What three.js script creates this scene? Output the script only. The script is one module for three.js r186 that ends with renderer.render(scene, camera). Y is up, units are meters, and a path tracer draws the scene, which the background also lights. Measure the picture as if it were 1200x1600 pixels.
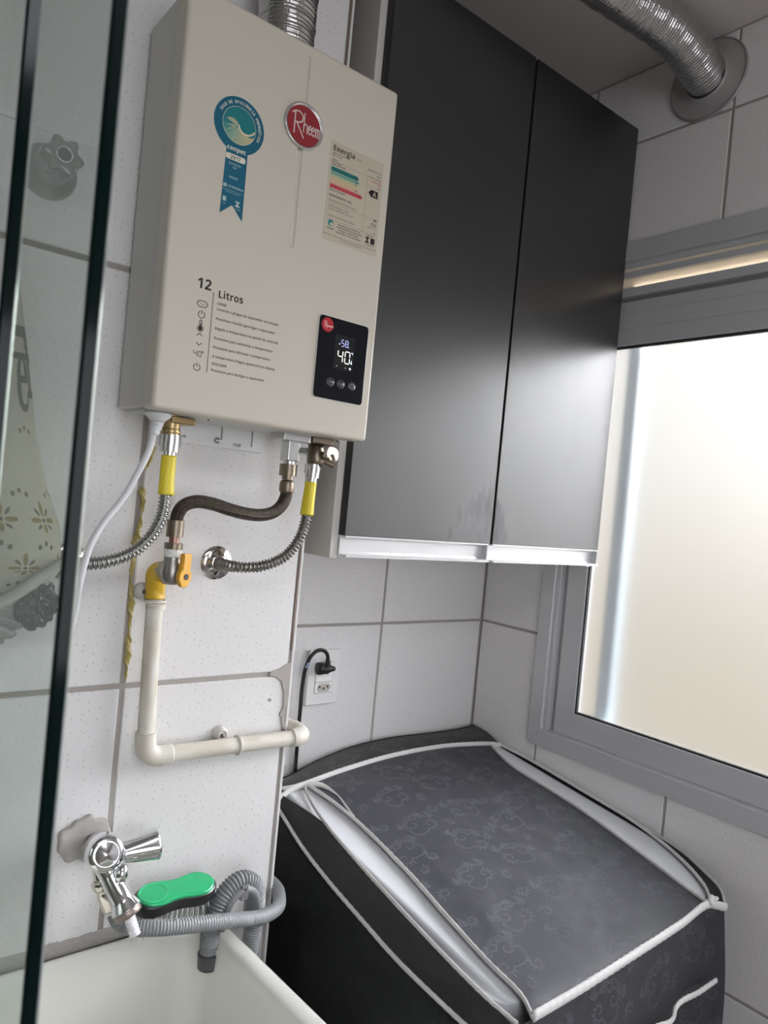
import * as THREE from 'three';
import { RoundedBoxGeometry } from 'three/addons/geometries/RoundedBoxGeometry.js';
import { mergeGeometries } from 'three/addons/utils/BufferGeometryUtils.js';
import { RectAreaLightUniformsLib } from 'three/addons/lights/RectAreaLightUniformsLib.js';
import { Brush, Evaluator, SUBTRACTION } from 'three-bvh-csg';

// ---------------------------------------------------------------- camera, sky, sun, area light, exposure
const scene = new THREE.Scene();
const EYE = 1.494;                                   // camera height above the floor
const camera = new THREE.PerspectiveCamera(2 * Math.atan(800 / 1148.95) * 180 / Math.PI, 0.75, 0.02, 60);
{
  const d2r = Math.PI / 180, yaw = 38.8085 * d2r, pitch = -0.556 * d2r, roll = 5.3894 * d2r;
  const f = new THREE.Vector3(Math.sin(yaw) * Math.cos(pitch), Math.sin(pitch), -Math.cos(yaw) * Math.cos(pitch));
  const r0 = f.clone().cross(new THREE.Vector3(0, 1, 0)).normalize(), u0 = r0.clone().cross(f);
  const r = r0.clone().multiplyScalar(Math.cos(roll)).addScaledVector(u0, Math.sin(roll));
  const u = r0.clone().multiplyScalar(-Math.sin(roll)).addScaledVector(u0, Math.cos(roll));
  camera.position.set(0, EYE, 0);
  camera.quaternion.setFromRotationMatrix(new THREE.Matrix4().makeBasis(r, u, f.clone().negate()));
  camera.focus = 1.12; camera.userData.fStop = 9;
}
scene.add(camera);
const SUN = new THREE.Vector3(0.83, 0.37, 0.27).normalize();
{
  const W = 512, H = 256, data = new Float32Array(W * H * 4);
  for (let j = 0; j < H; j++) for (let i = 0; i < W; i++) {
    const el = ((j + 0.5) / H - 0.5) * Math.PI, az = ((i + 0.5) / W - 0.5) * 2 * Math.PI;
    const x = Math.cos(az) * Math.cos(el), y = Math.sin(el), z = Math.sin(az) * Math.cos(el);
    const c = x * SUN.x + y * SUN.y + z * SUN.z, g = Math.exp(-(1 - c) * 9);
    let rgb;
    if (y <= 0) rgb = [0.66, 0.60, 0.50];
    else { const k = Math.min(1, y * 1.6); rgb = [1.02 - 0.2 * k + 2.2 * g, 1.0 - 0.1 * k + 2.05 * g, 0.96 + 0.04 * k + 1.75 * g]; }
    data.set([...rgb, 1], (j * W + i) * 4);
  }
  const t = new THREE.DataTexture(data, W, H, THREE.RGBAFormat, THREE.FloatType);
  t.mapping = THREE.EquirectangularReflectionMapping; t.magFilter = THREE.LinearFilter; t.minFilter = THREE.LinearFilter; t.needsUpdate = true;
  scene.background = t; scene.backgroundIntensity = 0.68; scene.environmentIntensity = 0.68;
}
const sun = new THREE.DirectionalLight(0xf3f5ff, 18);
sun.position.copy(SUN).multiplyScalar(8).add(new THREE.Vector3(0, EYE, 0)); sun.target.position.set(0, EYE, 0);
sun.castShadow = true; sun.shadow.radius = 14; sun.shadow.mapSize.set(2048, 2048);
Object.assign(sun.shadow.camera, { left: -3, right: 3, top: 3, bottom: -3, near: 0.5, far: 16 });
scene.add(sun, sun.target);
RectAreaLightUniformsLib.init();
const kitchenFill = new THREE.RectAreaLight(0xf2f5ff, 2.2, 1.3, 1.05);     // added fill light at an unseen kitchen window behind the camera
kitchenFill.position.set(0.1, 1.42, 1.63); kitchenFill.name = 'added_window_fill_light';
scene.add(kitchenFill);
const FILL_LAMP = { x: -0.15, y: 2.455, z: 0.85, w: 1.1, d: 0.5 };
const fillLampLight = new THREE.RectAreaLight(0xf4f4fc, 3.4, FILL_LAMP.w, FILL_LAMP.d);         // added fill light of an unseen ceiling panel behind the camera
fillLampLight.position.set(FILL_LAMP.x, FILL_LAMP.y - 0.004, FILL_LAMP.z); fillLampLight.rotation.x = -Math.PI / 2; fillLampLight.name = 'added_panel_fill_light';
scene.add(fillLampLight);
const renderer = new THREE.WebGLRenderer({ antialias: true });
renderer.toneMapping = THREE.LinearToneMapping;
renderer.toneMappingExposure = 1.45;
renderer.shadowMap.enabled = true;

// ---------------------------------------------------------------- helpers
const V = (x, y, z) => new THREE.Vector3(x, y + EYE, z);                  // heights below are given from eye level
let seed = 7; const rnd = () => { seed = (seed * 1664525 + 1013904223) >>> 0; return seed / 4294967296; };
const names = {};
const numbered = (n) => { const k = names[n] = (names[n] ?? -1) + 1; return k ? n + '_' + String(k).padStart(3, '0') : n; };
function thing(name, label, category, group) {
  const o = new THREE.Group(); o.name = numbered(name); scene.add(o);
  o.userData = { label, category }; if (group) o.userData.group = group;
  return o;
}
function struct(name) { const o = new THREE.Group(); o.name = name; o.userData.kind = 'structure'; scene.add(o); return o; }
function flat(g) {
  const n = g.index ? g.toNonIndexed() : g.clone(), out = new THREE.BufferGeometry();
  for (const a of ['position', 'normal']) out.setAttribute(a, n.getAttribute(a));
  out.setAttribute('uv', n.getAttribute('uv') ?? new THREE.BufferAttribute(new Float32Array(n.getAttribute('position').count * 2), 2));
  return out;
}
const join = (list) => list.length === 1 ? list[0] : mergeGeometries(list.map(flat));
function part(name, geos, mat, parent, label) {
  const m = new THREE.Mesh(join([].concat(geos)), mat);
  m.name = name; m.castShadow = m.receiveShadow = true; parent.add(m);
  if (label) m.userData.label = label;
  return m;
}
const mat = (color, roughness, o = {}) => new THREE.MeshPhysicalMaterial({ color: new THREE.Color(...[].concat(color).length === 3 ? color : [color, color, color]), roughness, ...o });
function box(x0, x1, y0, y1, z0, z1, r = 0) {                              // y from eye level
  const g = r ? new RoundedBoxGeometry(x1 - x0, y1 - y0, z1 - z0, 2, r) : new THREE.BoxGeometry(x1 - x0, y1 - y0, z1 - z0);
  g.translate((x0 + x1) / 2, (y0 + y1) / 2 + EYE, (z0 + z1) / 2); return g;
}
function aim(g, a, dir) {                                                 // geometry along +y from the origin -> along dir from a
  const q = new THREE.Quaternion().setFromUnitVectors(new THREE.Vector3(0, 1, 0), dir.clone().normalize());
  return g.applyQuaternion(q).translate(a.x, a.y, a.z);
}
function cyl(a, b, r0, r1 = r0, seg = 24) {
  const d = b.clone().sub(a), g = new THREE.CylinderGeometry(r1, r0, d.length(), seg); g.translate(0, d.length() / 2, 0); return aim(g, a, d);
}
const lathe = (profile, a, dir, seg = 36) => aim(new THREE.LatheGeometry(profile.map(([r, h]) => new THREE.Vector2(r, h)), seg), a, dir);
const curveOf = (pts) => new THREE.CatmullRomCurve3(pts, false, 'centripetal');
function sweep(pts, n, radial, rf, squash = null) {                       // tube with a radius that varies along its length
  const c = pts.getPointAt ? pts : curveOf(pts), L = c.getLength(), P = [], N = [], U = [], I = [];
  let prevN = null;
  for (let i = 0; i <= n; i++) {
    const t = i / n, p = c.getPointAt(t), tg = c.getTangentAt(t).normalize();
    if (!prevN) { const h = Math.abs(tg.y) < 0.9 ? new THREE.Vector3(0, 1, 0) : new THREE.Vector3(1, 0, 0); prevN = h.sub(tg.clone().multiplyScalar(h.dot(tg))).normalize(); }
    else prevN = prevN.clone().sub(tg.clone().multiplyScalar(prevN.dot(tg))).normalize();
    const b = tg.clone().cross(prevN);
    for (let k = 0; k <= radial; k++) {
      const a = k / radial * Math.PI * 2, r = rf(t, t * L, a);
      const ca = Math.cos(a) * (squash ? squash[0] : 1), sa = Math.sin(a) * (squash ? squash[1] : 1);
      P.push(p.x + r * (prevN.x * ca + b.x * sa), p.y + r * (prevN.y * ca + b.y * sa), p.z + r * (prevN.z * ca + b.z * sa));
      U.push(a / Math.PI / 2, t * L);
    }
  }
  const w = radial + 1;
  for (let i = 0; i < n; i++) for (let k = 0; k < radial; k++) { const a = i * w + k; I.push(a, a + 1, a + w, a + 1, a + w + 1, a + w); }
  const e = P.length / 3;
  for (const [row, s] of [[0, -1], [n, 1]]) {                              // end caps
    const p = c.getPointAt(row / n), at = P.length / 3; P.push(p.x, p.y, p.z); U.push(0, 0);
    for (let k = 0; k < radial; k++) s < 0 ? I.push(at, row * w + k + 1, row * w + k) : I.push(at, row * w + k, row * w + k + 1);
  }
  const g = new THREE.BufferGeometry();
  g.setAttribute('position', new THREE.Float32BufferAttribute(P, 3)); g.setAttribute('uv', new THREE.Float32BufferAttribute(U, 2)); g.setIndex(I);
  g.computeVertexNormals();
  const nn = g.attributes.normal;                                          // seamless join
  for (let i = 0; i <= n; i++) { const a = i * w, b = a + radial; const v = new THREE.Vector3(nn.getX(a) + nn.getX(b), nn.getY(a) + nn.getY(b), nn.getZ(a) + nn.getZ(b)).normalize(); nn.setXYZ(a, v.x, v.y, v.z); nn.setXYZ(b, v.x, v.y, v.z); }
  return g;
}
const tube = (pts, r, n = 40, radial = 16) => sweep(pts, n, radial, () => r);
const ribbed = (pts, r, amp, pitch, radial = 20, per = 8) => { const c = curveOf(pts), L = c.getLength(), n = Math.round(L / pitch * per); return sweep(c, n, radial, (t, s) => r + amp * Math.cos(s / pitch * 2 * Math.PI)); };
function ring(R, r, a, dir, seg = 32) { const g = new THREE.TorusGeometry(R, r, 10, seg); g.rotateX(Math.PI / 2); return aim(g, a, dir); }
function grid(nu, nv, f, uvf) {
  const P = [], U = [], I = [];
  for (let j = 0; j <= nv; j++) for (let i = 0; i <= nu; i++) { const u = i / nu, v = j / nv, p = f(u, v); P.push(p.x, p.y, p.z); const q = uvf ? uvf(u, v, p) : [u, v]; U.push(q[0], q[1]); }
  for (let j = 0; j < nv; j++) for (let i = 0; i < nu; i++) { const a = j * (nu + 1) + i; I.push(a, a + 1, a + nu + 1, a + 1, a + nu + 2, a + nu + 1); }
  const g = new THREE.BufferGeometry();
  g.setAttribute('position', new THREE.Float32BufferAttribute(P, 3)); g.setAttribute('uv', new THREE.Float32BufferAttribute(U, 2)); g.setIndex(I); g.computeVertexNormals(); return g;
}
function extrude(shape, depth, bevel = 0, seg = 1) {
  return new THREE.ExtrudeGeometry(shape, { depth: depth - (bevel ? 2 * bevel : 0), bevelEnabled: !!bevel, bevelSize: bevel, bevelThickness: bevel, bevelOffset: -bevel, bevelSegments: seg, curveSegments: 16 }).translate(0, 0, bevel);
}
const poly = (pts) => new THREE.Shape(pts.map(([x, y]) => new THREE.Vector2(x, y)));
function tex(w, h, draw, srgb = true, repeat = true) {
  const c = document.createElement('canvas'); c.width = w; c.height = h; draw(c.getContext('2d'), w, h);
  const t = new THREE.CanvasTexture(c); if (srgb) t.colorSpace = THREE.SRGBColorSpace;
  if (repeat) t.wrapS = t.wrapT = THREE.RepeatWrapping; t.magFilter = THREE.LinearFilter; t.anisotropy = 8; return t;
}
function noiseTex(w, h, f, srgb = false) {
  const d = new Uint8Array(w * h * 4);
  for (let j = 0; j < h; j++) for (let i = 0; i < w; i++) { const v = f(i, j); for (let k = 0; k < 3; k++) d[(j * w + i) * 4 + k] = Math.max(0, Math.min(255, Array.isArray(v) ? v[k] : v)); d[(j * w + i) * 4 + 3] = 255; }
  const t = new THREE.DataTexture(d, w, h); if (srgb) t.colorSpace = THREE.SRGBColorSpace;
  t.wrapS = t.wrapT = THREE.RepeatWrapping; t.magFilter = THREE.LinearFilter; t.minFilter = THREE.LinearMipmapLinearFilter; t.generateMipmaps = true; t.needsUpdate = true; return t;
}
// tileable value noise
function vnoise(n, per) { const g = Array.from({ length: n * n }, rnd); return (x, y) => { x = x / per * n; y = y / per * n; const i = Math.floor(x), j = Math.floor(y), fx = x - i, fy = y - j, s = fx * fx * (3 - 2 * fx), t = fy * fy * (3 - 2 * fy), at = (a, b) => g[((b % n + n) % n) * n + (a % n + n) % n]; return (at(i, j) * (1 - s) + at(i + 1, j) * s) * (1 - t) + (at(i, j + 1) * (1 - s) + at(i + 1, j + 1) * s) * t; }; }

// ---------------------------------------------------------------- main dimensions (metres; x along the back wall, z towards the camera)
const XR = 1.392, ZB = -1.293, ZC = -0.992, CX = 0.6414, TOP = 1.006, FLOOR = -EYE;

// ---------------------------------------------------------------- surfaces
const PERIOD = 0.165, TN = 1024;
const dots = []; for (let j = 0; j < 13; j++) for (let i = 0; i < 13; i++) if (rnd() < 0.8) dots.push([(i + 0.15 + 0.7 * rnd()) / 13 * TN, (j + 0.15 + 0.7 * rnd()) / 13 * TN, (0.0009 + 0.0005 * rnd()) / PERIOD * TN]);
function drawDots(c, style) { c.fillStyle = style; for (const [x, y, r] of dots) { c.beginPath(); c.arc(x, y, r, 0, 7); c.fill(); } }
const soft = vnoise(24, TN), soft2 = vnoise(90, TN);
const tileColor = tex(TN, TN, (c, w, h) => {
  c.fillStyle = 'rgb(229,228,227)'; c.fillRect(0, 0, w, h);
  for (let k = 0; k < 72; k++) { c.fillStyle = 'rgba(205,203,202,0.22)'; c.fillRect(k * w / 72, 0, w / 180, h); }
  drawDots(c, 'rgba(186,185,186,0.45)');
});
const tileBump = tex(TN, TN, (c, w, h) => {
  c.fillStyle = 'rgb(120,120,120)'; c.fillRect(0, 0, w, h);
  for (let k = 0; k < 72; k++) { const g = c.createLinearGradient(k * w / 72, 0, (k + 1) * w / 72, 0); g.addColorStop(0, 'rgb(110,110,110)'); g.addColorStop(0.5, 'rgb(140,140,140)'); g.addColorStop(1, 'rgb(110,110,110)'); c.fillStyle = g; c.fillRect(k * w / 72, 0, w / 72 + 1, h); }
  drawDots(c, 'rgb(215,215,215)');
}, false);
const tileRough = tex(TN, TN, (c, w, h) => { c.fillStyle = 'rgb(96,96,96)'; c.fillRect(0, 0, w, h); drawDots(c, 'rgb(48,48,48)'); }, false);
const tileMats = [0, 1, 2].map((k) => mat([[1, 0.995, 0.99], [0.985, 0.985, 0.99], [1, 1, 1]][k], 1, { map: tileColor, bumpMap: tileBump, bumpScale: 0.0003, roughnessMap: tileRough }));
const grainN = vnoise(128, 512), grainM = vnoise(32, 512), grainC = vnoise(8, 512);
const grain = noiseTex(512, 512, (i, j) => 128 + 80 * (grainN(i, j) - 0.5) + 70 * (grainM(i, j) - 0.5) + 40 * (grainC(i, j) - 0.5));
const grout = mat([0.36, 0.335, 0.31], 0.9, { bumpMap: grain, bumpScale: 0.0006 });
const paint = mat([0.58, 0.545, 0.52], 0.85, { bumpMap: grain, bumpScale: 0.0004 });
const ceilingMat = mat([0.62, 0.58, 0.56], 0.8, { bumpMap: grain, bumpScale: 0.0003 });
const floorMat = mat([0.45, 0.42, 0.4], 0.45);
const cement = mat([0.44, 0.415, 0.39], 0.95, { bumpMap: grain, bumpScale: 0.002 });
const alu = mat([0.60, 0.61, 0.62], 0.38, { metalness: 0.25 });
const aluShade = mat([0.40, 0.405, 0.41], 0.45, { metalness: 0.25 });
const gasket = mat(0.02, 0.6);
const chrome = mat([0.83, 0.84, 0.85], 0.09, { metalness: 1 });
const steel = mat([0.62, 0.62, 0.61], 0.24, { metalness: 1 });
const brass = mat([0.42, 0.31, 0.16], 0.34, { metalness: 1 });
const bronze = mat([0.24, 0.20, 0.15], 0.38, { metalness: 1 });
const whitePlastic = mat([0.80, 0.80, 0.79], 0.4);

// ---------------------------------------------------------------- tiled walls
const tileCache = {};
function tileGeo(w, h) {                                                   // a tile of its own: face, chamfered rim and sides, in local x y, face at z = 0
  const key = w.toFixed(4) + '/' + h.toFixed(4); if (tileCache[key]) return tileCache[key];
  const b = 0.0016, d = 0.006, P = [], U = [], I = [];
  const ringAt = (e, z) => { const at = P.length / 3; for (const [x, y] of [[e, e], [w - e, e], [w - e, h - e], [e, h - e]]) { P.push(x, y, z); U.push(x / PERIOD, y / PERIOD); } return at; };
  const quad = (a, c) => { for (let k = 0; k < 4; k++) { const n = (k + 1) % 4; I.push(a + k, a + n, c + n, a + k, c + n, c + k); } };
  const f = ringAt(b, 0); I.push(f, f + 1, f + 2, f, f + 2, f + 3);
  quad(ringAt(0, -b), ringAt(b, 0)); quad(ringAt(0, -d), ringAt(0, -b));
  const g = new THREE.BufferGeometry(); g.setAttribute('position', new THREE.Float32BufferAttribute(P, 3)); g.setAttribute('uv', new THREE.Float32BufferAttribute(U, 2)); g.setIndex(I);
  const n = g.toNonIndexed(); n.computeVertexNormals(); return tileCache[key] = n;
}
function tileWall(group, xs, ys, hole, gap, turned, xGaps) {
  const q = gap / 2;
  for (let i = 0; i + 1 < xs.length; i++) for (let j = 0; j + 1 < ys.length; j++) {
    let x0 = xs[i] + q, x1 = xs[i + 1] - q, y0 = ys[j] + q, y1 = ys[j + 1] - q, pts = null;
    if (hole) {
      const [a, b, c, d] = [hole[0] - 0.002, hole[1] + 0.002, hole[2] - 0.002, hole[3] + 0.002];
      if (x0 < b && x1 > a && y0 < d && y1 > c) {
        const inX0 = x0 >= a, inX1 = x1 <= b, inY0 = y0 >= c, inY1 = y1 <= d;
        if (inX0 && inX1 && inY0 && inY1) continue;
        if (inX0 && inX1) { if (inY0) y0 = d; else y1 = c; } else if (inY0 && inY1) { if (inX0) x0 = b; else x1 = a; } else {
          const hx = inX0 ? b : a, hy = inY0 ? d : c;                      // one corner is cut away
          pts = inX1 ? (inY1 ? [[x0, y0], [x1, y0], [x1, hy], [hx, hy], [hx, y1], [x0, y1]] : [[x0, y0], [hx, y0], [hx, hy], [x1, hy], [x1, y1], [x0, y1]])
            : (inY1 ? [[x0, y0], [x1, y0], [x1, y1], [hx, y1], [hx, hy], [x0, hy]] : [[hx, y0], [x1, y0], [x1, y1], [x0, y1], [x0, hy], [hx, hy]]);
        }
      }
    }
    let g, ox = x0, oy = y0;
    if (pts) {
      g = extrude(poly(pts), 0.006, 0.0014).translate(0, 0, -0.006); ox = oy = 0;
      const uv = g.attributes.uv, p = g.attributes.position; for (let k = 0; k < uv.count; k++) uv.setXY(k, p.getX(k) / PERIOD, p.getY(k) / PERIOD);
    } else { if (x1 - x0 < 0.012 || y1 - y0 < 0.012) continue; g = tileGeo(x1 - x0, y1 - y0); }
    const m = part('tile', g, (turned ? turnedMats : tileMats)[Math.floor(rnd() * 3)], group);
    m.position.set(ox, oy + EYE, (rnd() - 0.5) * 0.0006); m.rotation.set((rnd() - 0.5) * 0.0016, (rnd() - 0.5) * 0.002, 0);
  }
}
const turn90 = (t) => { const c = t.clone(); c.rotation = Math.PI / 2; c.needsUpdate = true; return c; };
const [tc, tb, tr] = [tileColor, tileBump, tileRough].map(turn90);
const turnedMats = tileMats.map((m) => { const c = m.clone(); c.map = tc; c.bumpMap = tb; c.roughnessMap = tr; return c; });

{
  const o = thing('added_fill_lamp', 'flat white rectangular panel, unseen, added on the kitchen ceiling as fill light', 'lamp');
  part('housing', box(FILL_LAMP.x - FILL_LAMP.w / 2 - 0.02, FILL_LAMP.x + FILL_LAMP.w / 2 + 0.02, FILL_LAMP.y - EYE + 0.004, TOP, FILL_LAMP.z - FILL_LAMP.d / 2 - 0.02, FILL_LAMP.z + FILL_LAMP.d / 2 + 0.02, 0.004), whitePlastic, o);
  part('diffuser', box(FILL_LAMP.x - FILL_LAMP.w / 2, FILL_LAMP.x + FILL_LAMP.w / 2, FILL_LAMP.y - EYE, FILL_LAMP.y - EYE + 0.005, FILL_LAMP.z - FILL_LAMP.d / 2, FILL_LAMP.z + FILL_LAMP.d / 2), mat(0.8, 0.5, { emissive: new THREE.Color(0.9, 0.92, 1), emissiveIntensity: 1.5 }), o);
}
// floor, ceiling, plain walls of the kitchen behind the camera
{
  part('slab', box(-1.65, XR + 0.2, FLOOR - 0.1, FLOOR, -1.5, 1.9), floorMat, struct('floor'));
  part('slab', box(-1.65, XR + 0.2, TOP, TOP + 0.12, -1.5, 1.9), ceilingMat, struct('ceiling'));
  part('slab', box(-1.65, -1.5, FLOOR, TOP, -1.5, 1.9), mat([0.2, 0.17, 0.145], 0.6), struct('wall_left'));
  const b = struct('wall_front'), s = poly([[-1.5, FLOOR + EYE], [XR, FLOOR + EYE], [XR, TOP + EYE], [-1.5, TOP + EYE]]);
  s.holes.push(poly([[-0.6, 0.85], [0.8, 0.85], [0.8, 2.0], [-0.6, 2.0]]));
  part('slab', extrude(s, 0.16).translate(0, 0, 1.7), paint, b);
  const w2 = struct('added_window_2'), fr = poly([[-0.6, 0.85], [0.8, 0.85], [0.8, 2.0], [-0.6, 2.0]]); fr.holes.push(poly([[-0.56, 0.89], [0.76, 0.89], [0.76, 1.96], [-0.56, 1.96]]));  // unseen window, added to go with the fill light from the kitchen
  part('frame', extrude(fr, 0.05).translate(0, 0, 1.72), alu, w2);
  part('mullion', box(0.08, 0.12, 0.89 - EYE, 1.96 - EYE, 1.73, 1.76), alu, w2);
}
// back wall of the recess
{
  const w = struct('wall_back');
  part('slab', box(-1.5, XR + 0.15, FLOOR, TOP, ZB - 0.2, ZB - 0.0015), grout, w);
  const g = new THREE.Group(); w.position.z = 0;
  const holder = w; const before = holder.children.length;
  tileWall(holder, [0.7385, 1.0655, XR - 0.001], [-1.399, -0.835, -0.2695, 0.291, 0.851, TOP - 0.001], null, 0.0055, true);
  tileWall(holder, [0.6, 0.7385], [-1.399, -0.835, -0.2695, 0.291, 0.851, TOP - 0.001], null, 0.0055, true);
  for (const m of holder.children.slice(before)) m.position.z += ZB;
}
// boxed-out column that carries the heater
const column = struct('wall_column');
{
  part('slab', box(-1.5, CX - 0.002, FLOOR, TOP, ZB, ZC - 0.0015), grout, column);
  const n0 = column.children.length;
  tileWall(column, [-1.281, -0.951, -0.621, -0.291, 0.039, 0.369, 0.6355], [-1.401, -0.841, -0.281, 0.279, 0.839, TOP - 0.001], null, 0.007, false);
  for (const m of column.children.slice(n0)) m.position.z += ZC;
  part('corner_joint', box(CX - 0.0075, CX - 0.0045, -0.245, TOP - 0.001, ZC - 0.003, ZC + 0.0006), mat([0.2, 0.15, 0.13], 0.9), column);
  part('corner_trim', [box(CX - 0.0045, CX, -1.4, TOP - 0.001, ZC - 0.02, ZC + 0.0012, 0.001)], mat([0.72, 0.71, 0.69], 0.5), column);
  // worn grout where the joint meets the corner
  const sh = poly([[0.6, -0.277], [0.618, -0.272], [0.637, -0.262], [0.638, -0.318], [0.634, -0.345], [0.637, -0.372], [0.631, -0.372], [0.627, -0.352], [0.623, -0.347], [0.629, -0.335], [0.627, -0.312], [0.621, -0.294], [0.61, -0.286], [0.598, -0.284]]);
  part('grout_patch', extrude(sh, 0.004, 0.001).translate(0, EYE, ZC - 0.002), grout, column);
  // cement joint above the tank and round the tap
  part('cement_joint', [grid(40, 3, (u, v) => { const x = 0.1 + u * 0.435, e = v === 0 || v === 1 ? 0 : 0.0035; return V(x, -0.640 + v * 0.0225 + (v > 0.5 ? 0.0005 * Math.sin(x * 90) + 0.0004 * Math.sin(x * 310) : 0), ZC + e + 0.0004 * Math.sin(x * 300 + v * 4)); })], cement, column);
  const ct = poly(Array.from({ length: 60 }, (_, k) => { const a = k / 60 * Math.PI * 2, r = 0.031 * (1 + 0.10 * Math.sin(a * 2 + 1) + 0.05 * Math.sin(a * 5) + 0.05 * Math.sin(a * 9 + 2)); return [0.334 + r * Math.cos(a), -0.482 + r * Math.sin(a)]; }));
  part('cement_patch', extrude(ct, 0.010, 0.004, 3).translate(0, EYE, ZC - 0.003), cement, column);
  // brittle yellow sealant along the vertical joint
  const bead = mat([0.68, 0.57, 0.20], 0.3, { transmission: 0.4, thickness: 0.0, clearcoat: 0.5, clearcoatRoughness: 0.2 });
  const lump = (pts, r0, r = r0 * 1.12) => sweep(pts.map(([x, y]) => V(x, y, ZC + 0.001)), 150, 10, (t, s, a) => Math.max(0.0006, (r * (0.62 + 0.42 * Math.sin(s * 95 + 1) + 0.3 * Math.sin(s * 260 + a * 2) + 0.18 * Math.sin(s * 610 + a * 3)) * Math.min(1, Math.min(t, 1 - t) * 14 + 0.15))), [0.62, 1]);
  part('sealant_bead', [lump([[0.381, 0.052], [0.377, 0.03], [0.372, 0.016]], 0.0052), lump([[0.3705, -0.006], [0.3735, -0.03], [0.3725, -0.055], [0.3665, -0.094]], 0.0058), lump([[0.368, -0.094], [0.3665, -0.13], [0.3695, -0.16], [0.371, -0.21], [0.3725, -0.275]], 0.0055)], bead, column);
  // light strip on the tiles
  part('trim_strip', box(-0.6, 0.1, 0.417, 0.426, ZC - 0.001, ZC + 0.004, 0.001), whitePlastic, column);
  // hairline marks
  part('wall_plug', [cyl(V(0.604, -0.322, ZC - 0.001), V(0.604, -0.322, ZC + 0.0008), 0.0028)], mat(0.3, 0.8), column);
}
// right wall with the window
const WIN = [-1.104, 0.16, -0.5234, 0.622];                                // z0, z1, y0, y1
{
  const w = struct('wall_right'); w.position.set(XR, 0, 0); w.rotation.y = -Math.PI / 2;
  const s = poly([[-1.5, FLOOR + EYE], [1.86, FLOOR + EYE], [1.86, TOP + EYE], [-1.5, TOP + EYE]]);
  s.holes.push(poly([[WIN[0], WIN[2] + EYE], [WIN[1], WIN[2] + EYE], [WIN[1], WIN[3] + EYE], [WIN[0], WIN[3] + EYE]]));
  part('slab', extrude(s, 0.15).translate(0, 0, -0.1515), grout, w);
  tileWall(w, [ZB + 0.001, -1.086, -0.755, -0.4225, -0.092, 0.238, 0.568, 0.898, 1.228, 1.558], [-1.399, -0.835, -0.2695, 0.2875, 0.845, TOP - 0.001], WIN, 0.0055, true);
}

// ---------------------------------------------------------------- window in the right wall
{
  const w = struct('window_1'); w.position.set(XR, 0, 0); w.rotation.y = -Math.PI / 2;      // local x = z of the room, local z = into the room
  const [a, b, c, d] = WIN, L = (x0, x1, y0, y1, z0, z1, r = 0.001) => box(x0, x1, y0, y1, z0, z1, r);
  // outer frame with mitred corners
  const bar = (pts) => extrude(poly(pts.map(([x, y]) => [x, y + EYE])), 0.07, 0.0012).translate(0, 0, -0.061);
  const e = 0.036, f = 0.0391, h = 0.041;
  part('frame', bar([[a, c], [a + e, c + f], [a + e, d - h], [a, d]]), alu, w);
  part('frame', bar([[a, c], [b, c], [b - e, c + f], [a + e, c + f]]), alu, w);
  part('frame', bar([[b, c], [b, d], [b - e, d - h], [b - e, c + f]]), alu, w);
  part('frame', bar([[a, d], [a + e, d - h], [b - e, d - h], [b, d]]), alu, w);
  part('glazing_bead', L(a + e, a + e + 0.010, c + f, d - h, -0.03, 0.001), alu, w);
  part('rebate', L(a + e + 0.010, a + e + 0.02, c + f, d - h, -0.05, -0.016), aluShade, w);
  // shutter box: rails and light slots under the top of the frame
  part('track', L(a + e, b - e, 0.568, 0.581, -0.05, -0.004), alu, w);
  part('track', L(a + e, b - e, 0.547, 0.560, -0.05, -0.004), alu, w);
  part('track', L(a + e, b - e, 0.506, 0.525, -0.05, -0.006), alu, w);
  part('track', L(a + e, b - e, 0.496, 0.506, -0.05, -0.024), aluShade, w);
  const slot = mat([0.95, 0.86, 0.72], 0.9, { transmission: 0.4, thickness: 0 });
  part('light_slot', L(a + e, b - e, 0.560, 0.568, -0.012, -0.008, 0), slot, w, 'thin warm translucent strip');
  part('light_slot', L(a + e, b - e, 0.525, 0.547, -0.014, -0.010, 0), slot, w, 'wide warm translucent strip');
  // two sliding sashes with frosted panes
  const pane = mat([0.93, 0.925, 0.90], 0.5, { transmission: 1, thickness: 0.004, ior: 1.42, specularIntensity: 0.6 });
  const sash = (x0, x1, z) => {
    const s = new THREE.Group(); s.name = 'sash'; w.add(s);
    const l = x0 + 0.0506, r = x1 - 0.0506, p0 = -0.4294, p1 = 0.399;
    part('stile', L(x0, l, p0, 0.496, z - 0.024, z), alu, s); part('stile', L(r, x1, p0, 0.496, z - 0.024, z), alu, s);
    part('rail', L(x0, x1, -0.4843, p0, z - 0.024, z + 0.0006), alu, s);
    part('rail', [L(l, r, p1, 0.436, z - 0.024, z), L(l, r, 0.436, 0.470, z - 0.024, z + 0.002), L(l, r, 0.470, 0.496, z - 0.024, z)], alu, s);
    part('seal', [L(l, l + 0.004, p0, p1, z - 0.013, z - 0.004, 0), L(l, r, p0, p0 + 0.004, z - 0.013, z - 0.004, 0), L(l, r, p1 - 0.005, p1, z - 0.013, z - 0.004, 0), L(r - 0.004, r, p0, p1, z - 0.013, z - 0.004, 0)], gasket, s);
    part('pane', new THREE.BoxGeometry(r - l, p1 - p0, 0.004).translate((l + r) / 2, (p0 + p1) / 2 + EYE, z - 0.012), pane, s, 'frosted glass');
  };
  sash(a + 0.056, -0.44, -0.012);
  sash(-0.49, b - 0.04, -0.042);
  // upright of the outer fly-screen, seen through the frosted pane
  part('outer_upright', L(-0.967, -0.935, -0.48, 0.56, -0.075, -0.05), mat([0.30, 0.36, 0.40], 0.5), w);
}

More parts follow.
